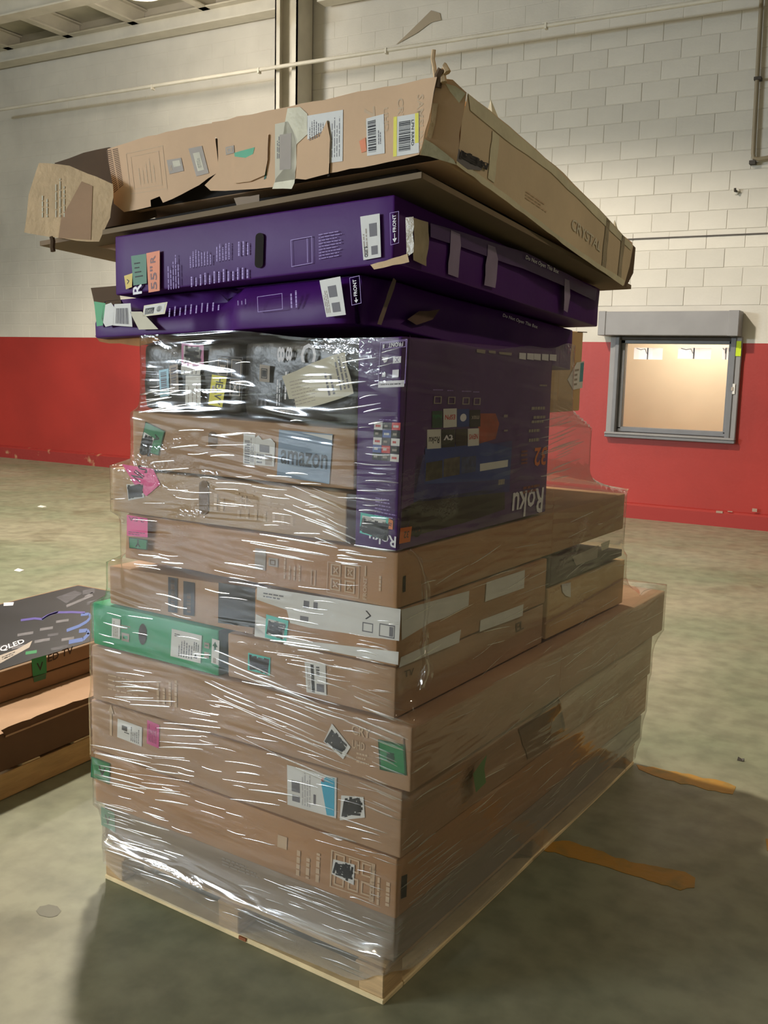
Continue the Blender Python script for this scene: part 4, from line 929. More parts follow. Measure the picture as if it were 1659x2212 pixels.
# torn panels of the long face
slab(cP.root, ff, wob([(458, 264), (600, 235), (800, 194), (944, 166), (926, 260), (905, 334), (838, 350), (700, 376), (640, 386), (590, 404), (520, 410), (455, 412), (442, 400), (470, 372), (470, 300), (456, 288)], 1.6, 4, 2), .006, CARDP, 'front_panel', .0, 'torn tan panel', m2=TORN)
slab(cP.root, ff, wob([(232, 322), (300, 300), (400, 276), (462, 266), (472, 372), (430, 400), (352, 438), (345, 424), (325, 432), (326, 446), (268, 458), (246, 440), (240, 380)], 1.6, 5, 3), .005, CARDP, 'front_panel', -.035, 'torn tan panel with printed block', m2=TORN)
slab(cP.root, ff, wob([(118, 352), (180, 330), (236, 318), (300, 330), (340, 468), (250, 498), (130, 490)], 1.2, 4, 6), .005, mat('kraft_inner_shade', '#4a3620', .85, .2, 6), 'inner_wall', -.10)  # dark sheet, its colour gives the shade inside the torn end
# flap folded outwards
fl = Face(cP.root, ff.px(245, 430, .006), (ff.n + Vector((.28, 0, -.06))).normalized())
slab(cP.root, fl, wob([(84, 352), (150, 358), (244, 398), (245, 425), (238, 470), (214, 522), (165, 520), (110, 512), (52, 502), (62, 420)], 1.6, 5, 4), .007, TORN, 'torn_flap', .0, 'pale flap folded outwards')
P = Print(fl, [(84, 380), (150, 370), (150, 480), (84, 480)], .0085); P.lines(.1, .2, .4, .9, WHITEO, 2, True, 3, .3).lines(.55, .1, .95, .9, WHITEO, 3, True, 5, .3); P.build(cP.root, 'faint_print')
slab(cP.root, fl, [(176, 392), (200, 402), (196, 518), (126, 514), (132, 470), (150, 440)], .001, CARD, 'bare_patch', .0072)
b = MB(); p = fl.px(112, 512, .003); b.tube([p, p + Vector((.004, 0, -.012)), p + Vector((.001, 0, -.03)), p + Vector((.004, 0, -.042))], .008, 6); b.build('torn_scrap', [KRAFT], cP.root)
slab(cP.root, ff, wob([(225, 492), (330, 500), (262, 545), (170, 525), (120, 515)], 1.5, 5, 9), .004, CARD, 'torn_flap', -.09)
slab(cP.root, ff, wob([(505, 428), (560, 420), (560, 445), (530, 452), (512, 446)], 1.5, 6, 9), .003, CARDG, 'torn_scrap', -.02)
# corner flap joining front and side
fc = Face(cP.root, ff.px(925, 250), (ff.n * .5 + Vector((1, 0, 0)) * .5).normalized())
slab(cP.root, fc, wob([(944, 168), (978, 172), (1008, 200), (996, 270), (986, 350), (950, 342), (906, 335), (926, 258)], 1.4, 5, 5), .006, CARDP, 'corner_flap', .004, m2=TORN)
slab(cP.root, fc, wob([(962, 180), (984, 186), (1006, 202), (992, 222), (972, 198)], 1.0, 5, 5), .001, TAPEY, 'paper_tape', .0105)
slab(cP.root, fc, wob([(917, 300), (935, 310), (980, 345), (986, 356), (950, 345), (908, 334)], 1.2, 5, 7), .002, TAPEY, 'paper_tape', .0105)
slab(cP.root, fc, [(934, 222), (946, 224), (940, 268), (932, 300), (922, 296), (930, 262)], .003, TORN, 'torn_strip', .011)
b = MB(); p = fc.px(950, 160, .01)
b.tube([p + Vector((-.01, 0, -.01)), p + Vector((-.016, 0, .02)), p + Vector((-.02, 0, .035)), p + Vector((-.018, 0, .055))], .005, 6)
b.tube([p + Vector((.01, 0, -.02)), p + Vector((.004, 0, .005)), p + Vector((.012, 0, .015)), p + Vector((.02, 0, .0))], .009, 6)
b.build('frayed_twist', [TORN], cP.root)
b = MB(); b.tube([p + Vector((-.004, -.004, -.03)), p + Vector((.0, -.004, -.005)), p + Vector((.008, -.004, .008))], .010, 6); b.build('frayed_twist', [KRAFT], cP.root)
# outer panel of the right side and its tapes
sd = cP.side; sd.p += sd.n * .008
def sp(u, v, off): return sd.px(u, v, off)
slab(cP.root, sd, wob([(1010, 201), (1100, 272), (1200, 358), (1310, 468), (1368, 530), (1360, 575), (1348, 617), (1250, 548), (1150, 472), (1060, 404), (986, 350), (996, 275)], 1.6, 4, 11), .005, mat('cardboard_taped_pale', '#d6c0a0', .75, .12, 3, .12, 30), 'side_panel', .003, m2=TORN)  # paler card under layers of clear tape
slab(cP.root, sd, wob([(1012, 204), (1100, 275), (1200, 361), (1310, 470), (1366, 530), (1362, 540), (1300, 480), (1190, 372), (1090, 300), (1016, 238)], 1.0, 4, 12), .0015, TAPEY, 'paper_tape', .0085)
slab(cP.root, sd, wob([(986, 340), (1060, 395), (1150, 465), (1250, 540), (1350, 606), (1346, 618), (1250, 552), (1150, 476), (1060, 410), (986, 356)], 1.6, 5, 13), .0025, TAPEY, 'paper_tape', .0085)
for i, q in enumerate(([(1064, 282), (1079, 294), (1068, 395), (1054, 385)], [(1310, 470), (1318, 478), (1308, 585), (1300, 578)], [(1343, 506), (1350, 513), (1342, 605), (1334, 600)])):
    slab(cP.root, sd, wob(q, 1.0, 5, 20 + i), .001, WTAPE if i else TAPEY, 'paper_tape', .009)
slab(cP.root, sd, wob([(984, 318), (992, 322), (1000, 340), (1020, 352), (1044, 352), (1040, 368), (1010, 366), (984, 345)], 1.5, 6, 31), .0008, INKG, 'scribbled_sticker', .0105, 'sticker scribbled black')
P = Print(sd, [(984, 318), (1046, 350), (1044, 368), (984, 346)], .013); P.scribble(.05, .2, .6, .9, INK, 14, .05, 3).scribble(.5, .3, .95, 1.0, INK, 10, .04, 4); P.build(cP.root, 'marker_scribble')
slab(cP.root, sd, [(982, 315), (987, 317), (985, 330), (981, 328)], .0008, WHITE, 'sticker', .0105)
P = Print(sd, [(1230, 470), (1300, 530), (1296, 555), (1226, 500)], .0105); P.text('CRYSTAL', .0, .0, .9, .8, WHITEO); P.build(cP.root, 'faint_print')
P = Print(sd, [(1130, 410), (1190, 452), (1188, 470), (1128, 430)], .0105); P.lines(0, 0, 1, 1, INKW, 3, seed=3, fill=.35); P.build(cP.root, 'faint_print')
for (u, v, w_) in ((1072, 238, 9), (1336, 490, 12)):
    p = sd.px(u, v + 8, -.02); b = MB(); b.add([p + Vector((0, -.02, -.01)), p + Vector((0, .03, -.02)), p + Vector((-.01, .03, .0)), p + Vector((-.01, -.015, .035)), p + Vector((-.02, -.02, -.01)), p + Vector((-.02, .03, -.02))], [(0, 1, 2, 3), (4, 3, 2, 5), (0, 3, 4), (1, 5, 2)]); b.build('curled_tape', [TAPEY], cP.root)
slab(cP.root, sd, wob([(1364, 526), (1373, 535), (1368, 590), (1352, 620), (1346, 616), (1358, 575)], 1.2, 5, 33), .006, KRAFT, 'torn_end', .0)
# stickers on the long face
ff2 = Face(cP.root, ff.p + ff.n * .006, ff.n)
def pst(q, m, name='sticker', label=None, build=None, pr=None): return sticker(cP.root, ff2, q, m, name, label, pr, build)
pst([(791, 256), (829, 246), (831, 331), (793, 337)], WHITE, 'barcode_label', 'white barcode label', lambda P: P.bars(.1, .1, .55, .92, INK, 18, True, 4).lines(.65, .2, .85, .75, INKG, 2, True, 3))
pst([(851, 253), (905, 244), (905, 330), (850, 339)], WHITE, 'barcode_label', 'white barcode label with yellow edges', lambda P: P.rect(0, 0, .14, 1, YELL).rect(.86, 0, 1, .75, YELL).bars(.22, .15, .68, .9, INK, 20, True, 7).text('LPN RR4D', .72, .15, .82, .8, INK, 90))
pst([(594, 268), (622, 262), (642, 300), (640, 316), (640, 355), (636, 388), (594, 394)], WHITEO, 'shipping_label', 'cream label', lambda P: P.rect(.25, .2, .8, .8, GREYL).lines(.1, .1, .25, .6, INKG, 2, True), pr=[(594, 268), (640, 260), (638, 390), (594, 394)])
pst(wob([(621, 234), (648, 231), (664, 246), (664, 290), (640, 312), (636, 395), (630, 408), (588, 408), (596, 385), (618, 360), (612, 290)], 1.2, 5, 4), TAPEY, 'paper_tape', 'pale paper tape strip')
pst([(664, 250), (741, 237), (740, 348), (712, 352), (712, 262), (694, 285), (664, 302)], WHITE, 'shipping_label', 'white torn label', lambda P: P.lines(.05, .1, .55, .5, INKG, 8, True, 4, .35).lines(.68, .1, .95, .9, INKG, 4, True, 5, .25), pr=[(664, 250), (741, 237), (740, 348), (664, 360)])
slab(cP.root, ff2, wob([(706, 260), (713, 300), (710, 375), (660, 388), (640, 386), (642, 316), (690, 296)], 1, 4, 7), .004, CARDP, 'torn_strip', .002, m2=TORN)
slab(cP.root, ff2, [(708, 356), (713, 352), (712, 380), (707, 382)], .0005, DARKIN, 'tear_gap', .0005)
slab(cP.root, ff2, [(506, 330), (550, 318), (546, 334), (530, 341), (507, 338)], .0006, GREENB, 'green_patch', .0002, 'green showing through the tear')
slab(cP.root, ff2, wob([(507, 339), (530, 341), (548, 332), (556, 312), (580, 290), (578, 345), (572, 378), (540, 392), (508, 396)], 1, 5, 8), .004, CARDP, 'torn_strip', .0008, m2=TORN)
slab(cP.root, ff2, [(574, 360), (577, 345), (575, 385), (570, 388)], .0005, GREEND, 'tear_gap', .0002)
pst([(487, 318), (505, 314), (506, 330), (488, 335)], GREYL, 'sticker', None, lambda P: P.frame(.2, .2, .8, .8, INKW, .1))
pst([(776, 305), (789, 297), (792, 326), (781, 330)], ORANGE, 'sticker', 'orange sticker')
P = Print(ff2, [(780, 205), (925, 178), (922, 330), (790, 350)], .0006)
P.text('SAMSUNG', .84, .15, .94, .98, INKW, 90).text('CRYSTAL', .55, .15, .64, .9, INKW, 90).text('UHD', .33, .25, .40, .6, INKW, 90).text('75', .03, .2, .2, .55, INKW, 90)
P.build(cP.root, 'faint_print')
fl2 = Face(cP.root, ff.p + ff.n * -.030, ff.n)
P = Print(fl2, [(272, 332), (352, 314), (362, 408), (282, 420)], .0006); P.frame(0, 0, 1, 1, INKW, .015).frame(.12, .1, .88, .9, INKW, .012).lines(.25, .2, .75, .8, INKW, 5, True, 3, .25); P.build(cP.root, 'faint_print')
P = Print(fl2, [(228, 326), (256, 320), (268, 400), (246, 420)], .0006)
for j in range(22): P.rect(.05, j / 22, .45, j / 22 + .022, INKT); P.rect(.55, j / 22, .95, j / 22 + .022, INKT)
P.build(cP.root, 'perforation')
sticker(cP.root, fl2, [(407, 321), (436, 315), (451, 374), (424, 381)], GREYL, 'sticker', None, None, lambda P: P.rect(.25, .2, .75, .85, WHITEO).lines(.35, .3, .65, .75, INKG, 3, True))
sticker(cP.root, fl2, [(360, 346), (391, 341), (397, 369), (366, 376)], GREYL, 'sticker', None, None, lambda P: P.rect(.4, .15, .9, .6, WHITEO).lines(.1, .3, .3, .8, INKW, 2, True))

# ------------------------------------------------------------------ stretch wrap
def hull(pts):
    pts = sorted(set(pts))
    def half(P):
        h = []
        for p in P:
            while len(h) > 1 and (h[-1][0] - h[-2][0]) * (p[1] - h[-2][1]) - (h[-1][1] - h[-2][1]) * (p[0] - h[-2][0]) <= 0: h.pop()
            h.append(p)
        return h[:-1]
    return half(pts) + half(pts[::-1])
FC = (-.55, .95)
def film():
    W = list(WRAPPED) + [(-PW, 0.0, 0, PL, .0, .11)]
    tent = [(-.5, -.02, 1.0, 1.30, 1.24, 1.56)]
    nT = 900; th = np.linspace(0, 2 * np.pi, nT, endpoint=False)
    # denser samples towards the front and right faces come from the geometry itself
    dx, dy = np.cos(th), np.sin(th)
    z0, z1, nz = .02, 1.765, 148; zs = np.linspace(z0, z1, nz)
    R = np.zeros((nz, nT))
    for k_, z in enumerate(zs):
        pts = []
        for (x0, x1, y0, y1, a, b_) in W + tent:
            if a - .010 <= z <= b_ + .006:
                if (x0, x1, y0, y1, a, b_) in tent:
                    t = (z - a) / (b_ - a); y1 = y1 + .36 * max(0, 1 - t / .32) ** 2
                    if t > .8: y1 -= (t - .8) * .9
                pts += [(x0, y0), (x1, y0), (x1, y1), (x0, y1)]
        if z > 1.74: pts += [(-.1, .905)]
        h = np.array(hull([(round(p[0], 4), round(p[1], 4)) for p in pts]))
        A = h; B = np.roll(h, -1, 0); best = np.full(nT, 9.0)
        for (ax, ay), (bx, by) in zip(A, B):
            ex, ey = bx - ax, by - ay; den = dx * ey - dy * ex
            with np.errstate(divide='ignore', invalid='ignore'):
                t = ((ax - FC[0]) * ey - (ay - FC[1]) * ex) / den; s_ = ((ax - FC[0]) * dy - (ay - FC[1]) * dx) / den
            ok = (np.abs(den) > 1e-9) & (t > 0) & (s_ >= -1e-6) & (s_ <= 1 + 1e-6)
            best = np.where(ok & (t < best), t, best)
        R[k_] = best if best.max() < 8.9 else R[k_ - 1]
    base = R.copy()
    for it in range(14):
        P = np.pad(R, ((1, 1), (0, 0)), 'edge'); sm = (P[:-2] + P[2:]) / 2
        R = np.maximum(base, sm)
    # relief: shallow folds in the film
    n2 = np.zeros_like(R)
    rs = np.random.RandomState(5)
    zz = zs[:, None]; tt = th[None, :]
    for q in range(26):
        fz = rs.uniform(18, 120); ft = rs.uniform(-5, 5); n2 += np.sin(fz * zz + ft * tt * 2 + rs.uniform(0, 6.28)) * rs.uniform(.1, .3) * np.sin(rs.randint(1, 7) * tt + rs.uniform(0, 6.28))
    R = R + .0075 + np.clip(n2, -1.2, 1.6) * .0006
    # lower hem: higher at the front corner so the wooden block shows
    th_c = math.atan2(0 - FC[1], 0 - FC[0])
    dth = np.abs((th - th_c + np.pi) % (2 * np.pi) - np.pi)
    hem = .028 + .055 * np.exp(-(dth / .05) ** 2) + .03 * np.exp(-((th - math.atan2(-FC[1], -PW - FC[0]) % (2 * np.pi)) / .05) ** 2) + .01 * np.sin(5 * th + 1)
    Z = np.repeat(zs[:, None], nT, 1); low = np.clip((zs - z0) / .16, 0, 1)[:, None]
    Z = np.where(low < 1, hem[None, :] + (.18 - hem[None, :]) * low, Z)
    Z += (.012 * np.sin(3 * th + .5) + .006 * np.sin(11 * th))[None, :] * np.clip((zs - 1.6) / .175, 0, 1)[:, None]
    X = FC[0] + R * dx; Y = FC[1] + R * dy
    v = np.stack([X, Y, Z], -1).reshape(-1, 3)
    idx = np.arange(nz * nT).reshape(nz, nT); nx_ = np.roll(idx, -1, 1)
    f = np.stack([idx[:-1], nx_[:-1], nx_[1:], idx[1:]], -1).reshape(-1, 4)
    me = bpy.data.meshes.new('stretch_wrap'); me.vertices.add(len(v)); me.vertices.foreach_set('co', v.ravel())
    me.loops.add(f.size); me.loops.foreach_set('vertex_index', f.ravel()); me.polygons.add(len(f)); me.polygons.foreach_set('loop_start', np.arange(len(f)) * 4)
    me.update(calc_edges=True); me.polygons.foreach_set('use_smooth', np.ones(len(f), bool))
    arc = np.concatenate([[0], np.cumsum(np.hypot(np.diff(X[nz // 3]), np.diff(Y[nz // 3])))]); U = np.repeat(arc[None, :], nz, 0).reshape(-1); V = Z.reshape(-1)
    uv = me.uv_layers.new(name='UVMap'); L = f.ravel(); c = np.stack([U[L], V[L]], -1); uv.data.foreach_set('uv', c.ravel().astype(np.float32))
    global FR, FTH, FZ
    FR, FTH, FZ = R, th, zs
    return me
def film_material():
    m = bpy.data.materials.new('stretch_film'); m.use_nodes = True; nt = m.node_tree; nt.nodes.clear(); N = nt.nodes.new; L = nt.links.new
    out = N('ShaderNodeOutputMaterial'); uv = N('ShaderNodeUVMap')
    def noise_(sc, rot, scale=1.0, det=2, dist=0, w=0):
        mp = N('ShaderNodeMapping'); mp.inputs['Scale'].default_value = sc; mp.inputs['Rotation'].default_value = (0, 0, rot); mp.inputs['Location'].default_value = (w, w * 1.7, 0); mp.vector_type = 'TEXTURE' if 0 else 'POINT'
        # rotate first, then stretch
        mr = N('ShaderNodeMapping'); mr.inputs['Rotation'].default_value = (0, 0, rot); L(uv.outputs[0], mr.inputs[0]); mp.inputs['Rotation'].default_value = (0, 0, 0); L(mr.outputs[0], mp.inputs[0])
        n = N('ShaderNodeTexNoise'); n.inputs['Scale'].default_value = scale; n.inputs['Detail'].default_value = det; n.inputs['Distortion'].default_value = dist; L(mp.outputs[0], n.inputs['Vector']); return n
    def math_(op, a, b_=None, c=None):
        q = N('ShaderNodeMath'); q.operation = op
        for i, s_ in enumerate((a, b_, c)):
            if s_ is None: continue
            if isinstance(s_, (int, float)): q.inputs[i].default_value = s_
            else: L(s_, q.inputs[i])
        return q.outputs[0]
    def rmp(src, a, b_, lo, hi):
        q = N('ShaderNodeMapRange'); q.interpolation_type = 'SMOOTHSTEP'; q.inputs[1].default_value = a; q.inputs[2].default_value = b_; q.inputs[3].default_value = lo; q.inputs[4].default_value = hi; L(src, q.inputs[0]); return q.outputs[0]
    a = noise_((1.4, 52, 1), .09, 1, 0).outputs['Fac']; c = noise_((1.6, 66, 1), -.05, 1, 0, 0, 3).outputs['Fac']; fine = noise_((60, 90, 1), .2, 1, 2, .6, 9).outputs['Fac']
    cut = noise_((9, 30, 1), .09, 1, 1, 0, 21).outputs['Fac']; cut2 = noise_((8, 34, 1), -.05, 1, 1, 0, 25).outputs['Fac']
    big = noise_((2.4, 5, 1), .0, 1, 2, 0, 5).outputs['Fac']; big2 = noise_((2.4, 5, 1), 0, 1, 3, .5, 11).outputs['Fac']; big3 = noise_((2.6, 6, 1), .0, 1, 2, 0, 17).outputs['Fac']
    mk = rmp(big, .46, .60, 0, 1); mk2 = rmp(big2, .55, .68, 0, 1); mk3 = rmp(big3, .48, .62, 0, 1)
    ka = math_('ADD', math_('MULTIPLY', mk, .34), .04); kc = math_('ADD', math_('MULTIPLY', mk3, .30), .03)
    hgt = math_('ADD', math_('MULTIPLY', a, ka), math_('MULTIPLY', c, kc))
    hgt = math_('ADD', hgt, math_('MULTIPLY', fine, math_('MULTIPLY', mk2, .30)))
    bp = N('ShaderNodeBump'); bp.inputs['Strength'].default_value = 1.0; bp.inputs['Distance'].default_value = .0075; L(hgt, bp.inputs['Height'])
    tr = N('ShaderNodeBsdfTransparent'); tr.inputs[0].default_value = (.97, .965, .95, 1)
    gl = N('ShaderNodeBsdfGlossy'); gl.inputs['Roughness'].default_value = .08; L(bp.outputs[0], gl.inputs['Normal'])
    df = N('ShaderNodeBsdfDiffuse'); df.inputs[0].default_value = (.78, .76, .70, 1); tl = N('ShaderNodeBsdfTranslucent'); tl.inputs[0].default_value = (.78, .76, .70, 1)
    dm = N('ShaderNodeMixShader'); dm.inputs[0].default_value = .35; L(df.outputs[0], dm.inputs[1]); L(tl.outputs[0], dm.inputs[2])
    sep = N('ShaderNodeSeparateXYZ'); L(uv.outputs[0], sep.inputs[0])
    lowz = rmp(sep.outputs[1], .05, .40, .26, .0)
    hz = math_('ADD', math_('ADD', rmp(a, .52, .80, .012, .07), math_('MULTIPLY', mk2, .04)), lowz)
    m1 = N('ShaderNodeMixShader'); L(hz, m1.inputs[0]); L(tr.outputs[0], m1.inputs[1]); L(dm.outputs[0], m1.inputs[2])
    fr = N('ShaderNodeFresnel'); fr.inputs[0].default_value = 1.5; L(bp.outputs[0], fr.inputs['Normal'])
    fac = math_('MINIMUM', math_('MULTIPLY', fr.outputs[0], 1.35), .36)
    m2 = N('ShaderNodeMixShader'); L(fac, m2.inputs[0]); L(m1.outputs[0], m2.inputs[1]); L(gl.outputs[0], m2.inputs[2])
    L(m2.outputs[0], out.inputs[0]); return m
FILM = film_material()
fm = film(); fm.materials.append(FILM)
wr = thing('stretch_wrap', MST, 'clear stretch wrap wound around the tall stack of cartons', 'wrap')
o = bpy.data.objects.new('film_layer', fm); COL.objects.link(o); o.parent = wr
# pleats: narrow raised folds of the tightened film, too many to count
def film_radius(x, y, z):
    t = math.atan2(y - FC[1], x - FC[0]) % (2 * math.pi)
    i = t / (2 * math.pi) * len(FTH); i0 = int(i) % len(FTH); i1 = (i0 + 1) % len(FTH); a = i - int(i)
    k_ = min(max((z - FZ[0]) / (FZ[1] - FZ[0]), 0), len(FZ) - 1.001); k0 = int(k_); c = k_ - k0
    r_ = (FR[k0, i0] * (1 - a) + FR[k0, i1] * a) * (1 - c) + (FR[k0 + 1, i0] * (1 - a) + FR[k0 + 1, i1] * a) * c
    return t, r_
def pleats():
    rn = random.Random(11); b = MB(); lf = Face(wr, (0, .015, 0), (0, -1, 0)); sf_ = Face(wr, (.02, 0, 0), (1, 0, 0))
    def pleat(f_, u, v, L, slope, w, h_):
        if f_ is lf and (440 < u < 500 and 795 < v < 890 or 590 < u < 725 and 945 < v < 1012): return
        n = max(4, int(L / 16)); pts = []; bow = rn.uniform(-2.5, 2.5)
        du = L / math.hypot(1, slope)
        for i in range(n + 1):
            q = i / n; p = f_.px(u + du * (q - .5), v + slope * du * (q - .5) + bow * (1 - (2 * q - 1) ** 2))
            if not (.06 < p.z < 1.74): return
            t, r_ = film_radius(p.x, p.y, p.z); pts.append((t, r_, p.z, math.sin(math.pi * q) ** .5))
        base = len(b.v); m_ = 5
        for (t, r_, z, tp) in pts:
            for j in range(m_):
                e = j / (m_ - 1) * 2 - 1; rr = r_ + .0004 + h_ * tp * (1 - e * e)
                b.v.append((FC[0] + rr * math.cos(t), FC[1] + rr * math.sin(t), z - e * w * (.35 + .65 * tp)))
        for i in range(n):
            for j in range(m_ - 1):
                a0 = base + i * m_ + j; b.f.append((a0, a0 + m_, a0 + m_ + 1, a0 + 1)); b.mi.append(0)
    def cluster(f_, u, v, count, ru, rv, L, slope, sj=.04):
        for i in range(count):
            pleat(f_, u + rn.uniform(-ru, ru), v + (i / max(1, count - 1) - .5) * 2 * rv + rn.uniform(-3, 3) + 0, L * rn.uniform(.5, 1.3), slope + rn.uniform(-sj, sj), rn.uniform(.0013, .0034), rn.uniform(.0005, .0013))
    C_ = [(265, 1665, 8, 18, 42, 110, .22), (360, 1680, 9, 25, 50, 110, .12), (250, 1790, 9, 20, 50, 90, .30), (330, 1800, 5, 20, 40, 90, .30), (420, 1590, 5, 30, 25, 100, .06), (300, 1500, 6, 30, 25, 90, .03),
          (520, 1490, 8, 30, 55, 130, .42), (620, 1560, 12, 40, 65, 150, .42), (690, 1500, 8, 30, 40, 120, .30), (650, 1410, 8, 40, 28, 110, .16), (820, 1545, 8, 30, 40, 110, .42), (700, 1650, 7, 40, 35, 110, .42),
          (560, 1690, 5, 40, 40, 90, .15), (820, 1720, 7, 25, 35, 80, .42), (760, 1810, 5, 40, 30, 90, .30), (640, 1350, 4, 40, 30, 100, .20), (420, 1310, 3, 60, 20, 70, .22), (240, 1370, 5, 12, 40, 45, .25),
          (740, 1990, 12, 50, 55, 110, .40), (640, 1950, 7, 40, 35, 80, .40), (820, 2030, 8, 25, 40, 70, .40), (560, 2020, 6, 40, 40, 110, .45), (350, 1880, 5, 40, 20, 70, .35), (760, 2090, 6, 35, 25, 100, .42),
          (345, 866, 7, 18, 22, 90, -.14), (690, 738, 7, 25, 14, 110, -.03), (770, 830, 3, 10, 50, 90, -.12), (440, 765, 2, 30, 20, 90, -.10), (520, 720, 3, 60, 6, 80, -.05), (840, 760, 5, 14, 30, 45, -.25), (810, 870, 4, 14, 40, 40, -.2),
          (390, 990, 4, 50, 25, 70, -.08), (480, 960, 3, 30, 25, 70, -.05), (660, 1022, 3, 20, 20, 80, .05), (560, 1090, 5, 60, 35, 70, .12), (690, 1100, 9, 30, 40, 90, .40), (720, 1140, 8, 20, 30, 60, .45), (450, 1060, 5, 60, 30, 60, .08), (820, 1010, 6, 20, 45, 60, .05), (815, 1090, 5, 18, 30, 60, .05),
          (330, 1215, 5, 50, 12, 60, .10), (620, 1185, 7, 60, 20, 110, .18), (780, 1200, 8, 40, 20, 80, .15), (500, 1250, 5, 40, 25, 70, .2), (800, 1420, 9, 30, 30, 50, .25), (720, 1450, 5, 40, 20, 80, .2), (830, 1620, 7, 14, 40, 70, .42)]
    for (u, v, c, ru, rv, L, sl) in C_: cluster(lf, u, v, c, ru, rv, L, sl)
    for i in range(150):
        v = 740 + 1320 * rn.random() ** .75; pleat(lf, rn.uniform(230, 850), v, rn.uniform(20, 70), -.12 + (v - 740) / 1320 * .52 + rn.uniform(-.06, .06), rn.uniform(.001, .002), rn.uniform(.0004, .0009))
    for i in range(120):                                # along the right side the film runs level
        yy = rn.uniform(.05, 1.9); zz = rn.uniform(.15, 1.2); p = wr.matrix_world @ Vector((.02, yy, zz)); q = wr.matrix_world @ Vector((.02, yy + .1, zz + rn.uniform(-.012, .018)))
        def pj(P):
            e = np.array(P - EYE); c = CAMR @ e; return c[0] / c[2] * FPX + 829.5, c[1] / c[2] * FPX + 1106
        (u0, v0), (u1, v1) = pj(p), pj(q)
        pleat(sf_, u0, v0, rn.uniform(25, 110) / (1 + yy * .6), (v1 - v0) / (u1 - u0), rn.uniform(.001, .0022), rn.uniform(.0004, .0010))
    for i in range(26): pleat(sf_, rn.uniform(890, 1000), rn.uniform(1800, 1960), rn.uniform(40, 90), -.8 + rn.uniform(-.06, .06), rn.uniform(.001, .003), rn.uniform(.0006, .0012))
    for i in range(22): pleat(sf_, rn.uniform(1195, 1250), rn.uniform(900, 1040), rn.uniform(40, 80), -.28 + rn.uniform(-.12, .1), rn.uniform(.001, .003), rn.uniform(.0006, .0012))
    m = bpy.data.materials.new('film_pleat_gloss'); m.use_nodes = True; nt = m.node_tree; nt.nodes.clear(); N = nt.nodes.new; L_ = nt.links.new
    out = N('ShaderNodeOutputMaterial'); tr = N('ShaderNodeBsdfTransparent'); gl = N('ShaderNodeBsdfGlossy'); gl.inputs['Roughness'].default_value = .22; mx = N('ShaderNodeMixShader'); fr = N('ShaderNodeFresnel'); fr.inputs[0].default_value = 1.5
    mr = N('ShaderNodeMapRange'); mr.inputs[1].default_value = 0; mr.inputs[2].default_value = .5; mr.inputs[3].default_value = .10; mr.inputs[4].default_value = .6; L_(fr.outputs[0], mr.inputs[0])
    L_(mr.outputs[0], mx.inputs[0]); L_(tr.outputs[0], mx.inputs[1]); L_(gl.outputs[0], mx.inputs[2]); L_(mx.outputs[0], out.inputs[0])
    o = b.build('film_pleats', [m], wr, True); o['kind'] = 'stuff'
pleats()
# loose tail of film hanging at the front corner
P3 = []; n, mrow = 26, 7
ct = [(884, 1188), (905, 1205), (918, 1250), (922, 1310), (918, 1370), (915, 1410), (925, 1440), (912, 1490)]
sf = Face(wr, (.028, 0, 0), (1, 0, 0))
for i in range(n):
    t = i / (n - 1) * (len(ct) - 1); j = min(int(t), len(ct) - 2); q = t - j
    u = ct[j][0] * (1 - q) + ct[j + 1][0] * q; v = ct[j][1] * (1 - q) + ct[j + 1][1] * q
    w = 7 + 18 * max(0, (i / n - .6)) ** .8 + 3 * math.sin(i * .9)
    for k_ in range(mrow):
        s_ = k_ / (mrow - 1) - .5; P3.append(sf.px(u + w * 2 * s_, v + 3 * math.sin(i * 1.3 + k_), .012 + .014 * math.cos(s_ * 6) + .006 * math.sin(i * 1.7 + k_ * 2.1)))
ff_ = [(i * mrow + k_, i * mrow + k_ + 1, (i + 1) * mrow + k_ + 1, (i + 1) * mrow + k_) for i in range(n - 1) for k_ in range(mrow - 1)]
FILM2 = FILM.copy(); FILM2.name = 'stretch_film_tail'
o = meshob('film_tail', P3, ff_, [FILM2], wr, smooth=True)
uvl = o.data.uv_layers.new(name='UVMap')
for lp in o.data.loops: p = P3[lp.vertex_index]; uvl.data[lp.index].uv = (p.y * 1.5 + 3, p.z * .35 + .8)

# ------------------------------------------------------------------ second pallet at left
M2 = Matrix.Translation((-3.0, 2.2, 0))
p2 = thing('wooden_pallet', M2, 'second low wooden pallet at left, carrying flat television cartons', 'pallet')
for x in (0, -.60, -1.24): plank('stringer', x - .045, x, 0, 1.95, 0.012, .092, WOOD, p2)
for i in range(8): plank('deck_board', -1.285, .0, .01 + i * .265, .1 + i * .265, .0925, .107, WOODL, p2)
for y in (0, .92, 1.85): plank('bottom_board', -1.285, .0, y, y + .1, 0, .0118, WOODL, p2)
plank('face_board', .0005, .012, .0, 1.95, .002, .104, mat('pine_face', '#b3905e', .75, .15, 6, .2, 30, stretch=(1, 1, 8)), p2)
CARDD = mat('cardboard_shaded_brown', '#86684a', .75, .1, 4)  # tan card darkened to carry the shade on these thin cartons
DK = mat('cardboard_side_shade', '#5f422a', .8, .12, 4)  # dark tone holds the shade of the carton sides
d1 = Carton('television_carton', 'large flat carton on the left pallet, sides in painted dark shade, pale top ledge', -1.29, .0, .16, 1.95, .108, .262, DK, M0=M2, wrap=False, step=.1)
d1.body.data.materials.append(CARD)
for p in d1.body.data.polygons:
    if p.normal.z > .9: p.material_index = 1  # top stays tan, only the sides have shade in their colour
fs = d1.side
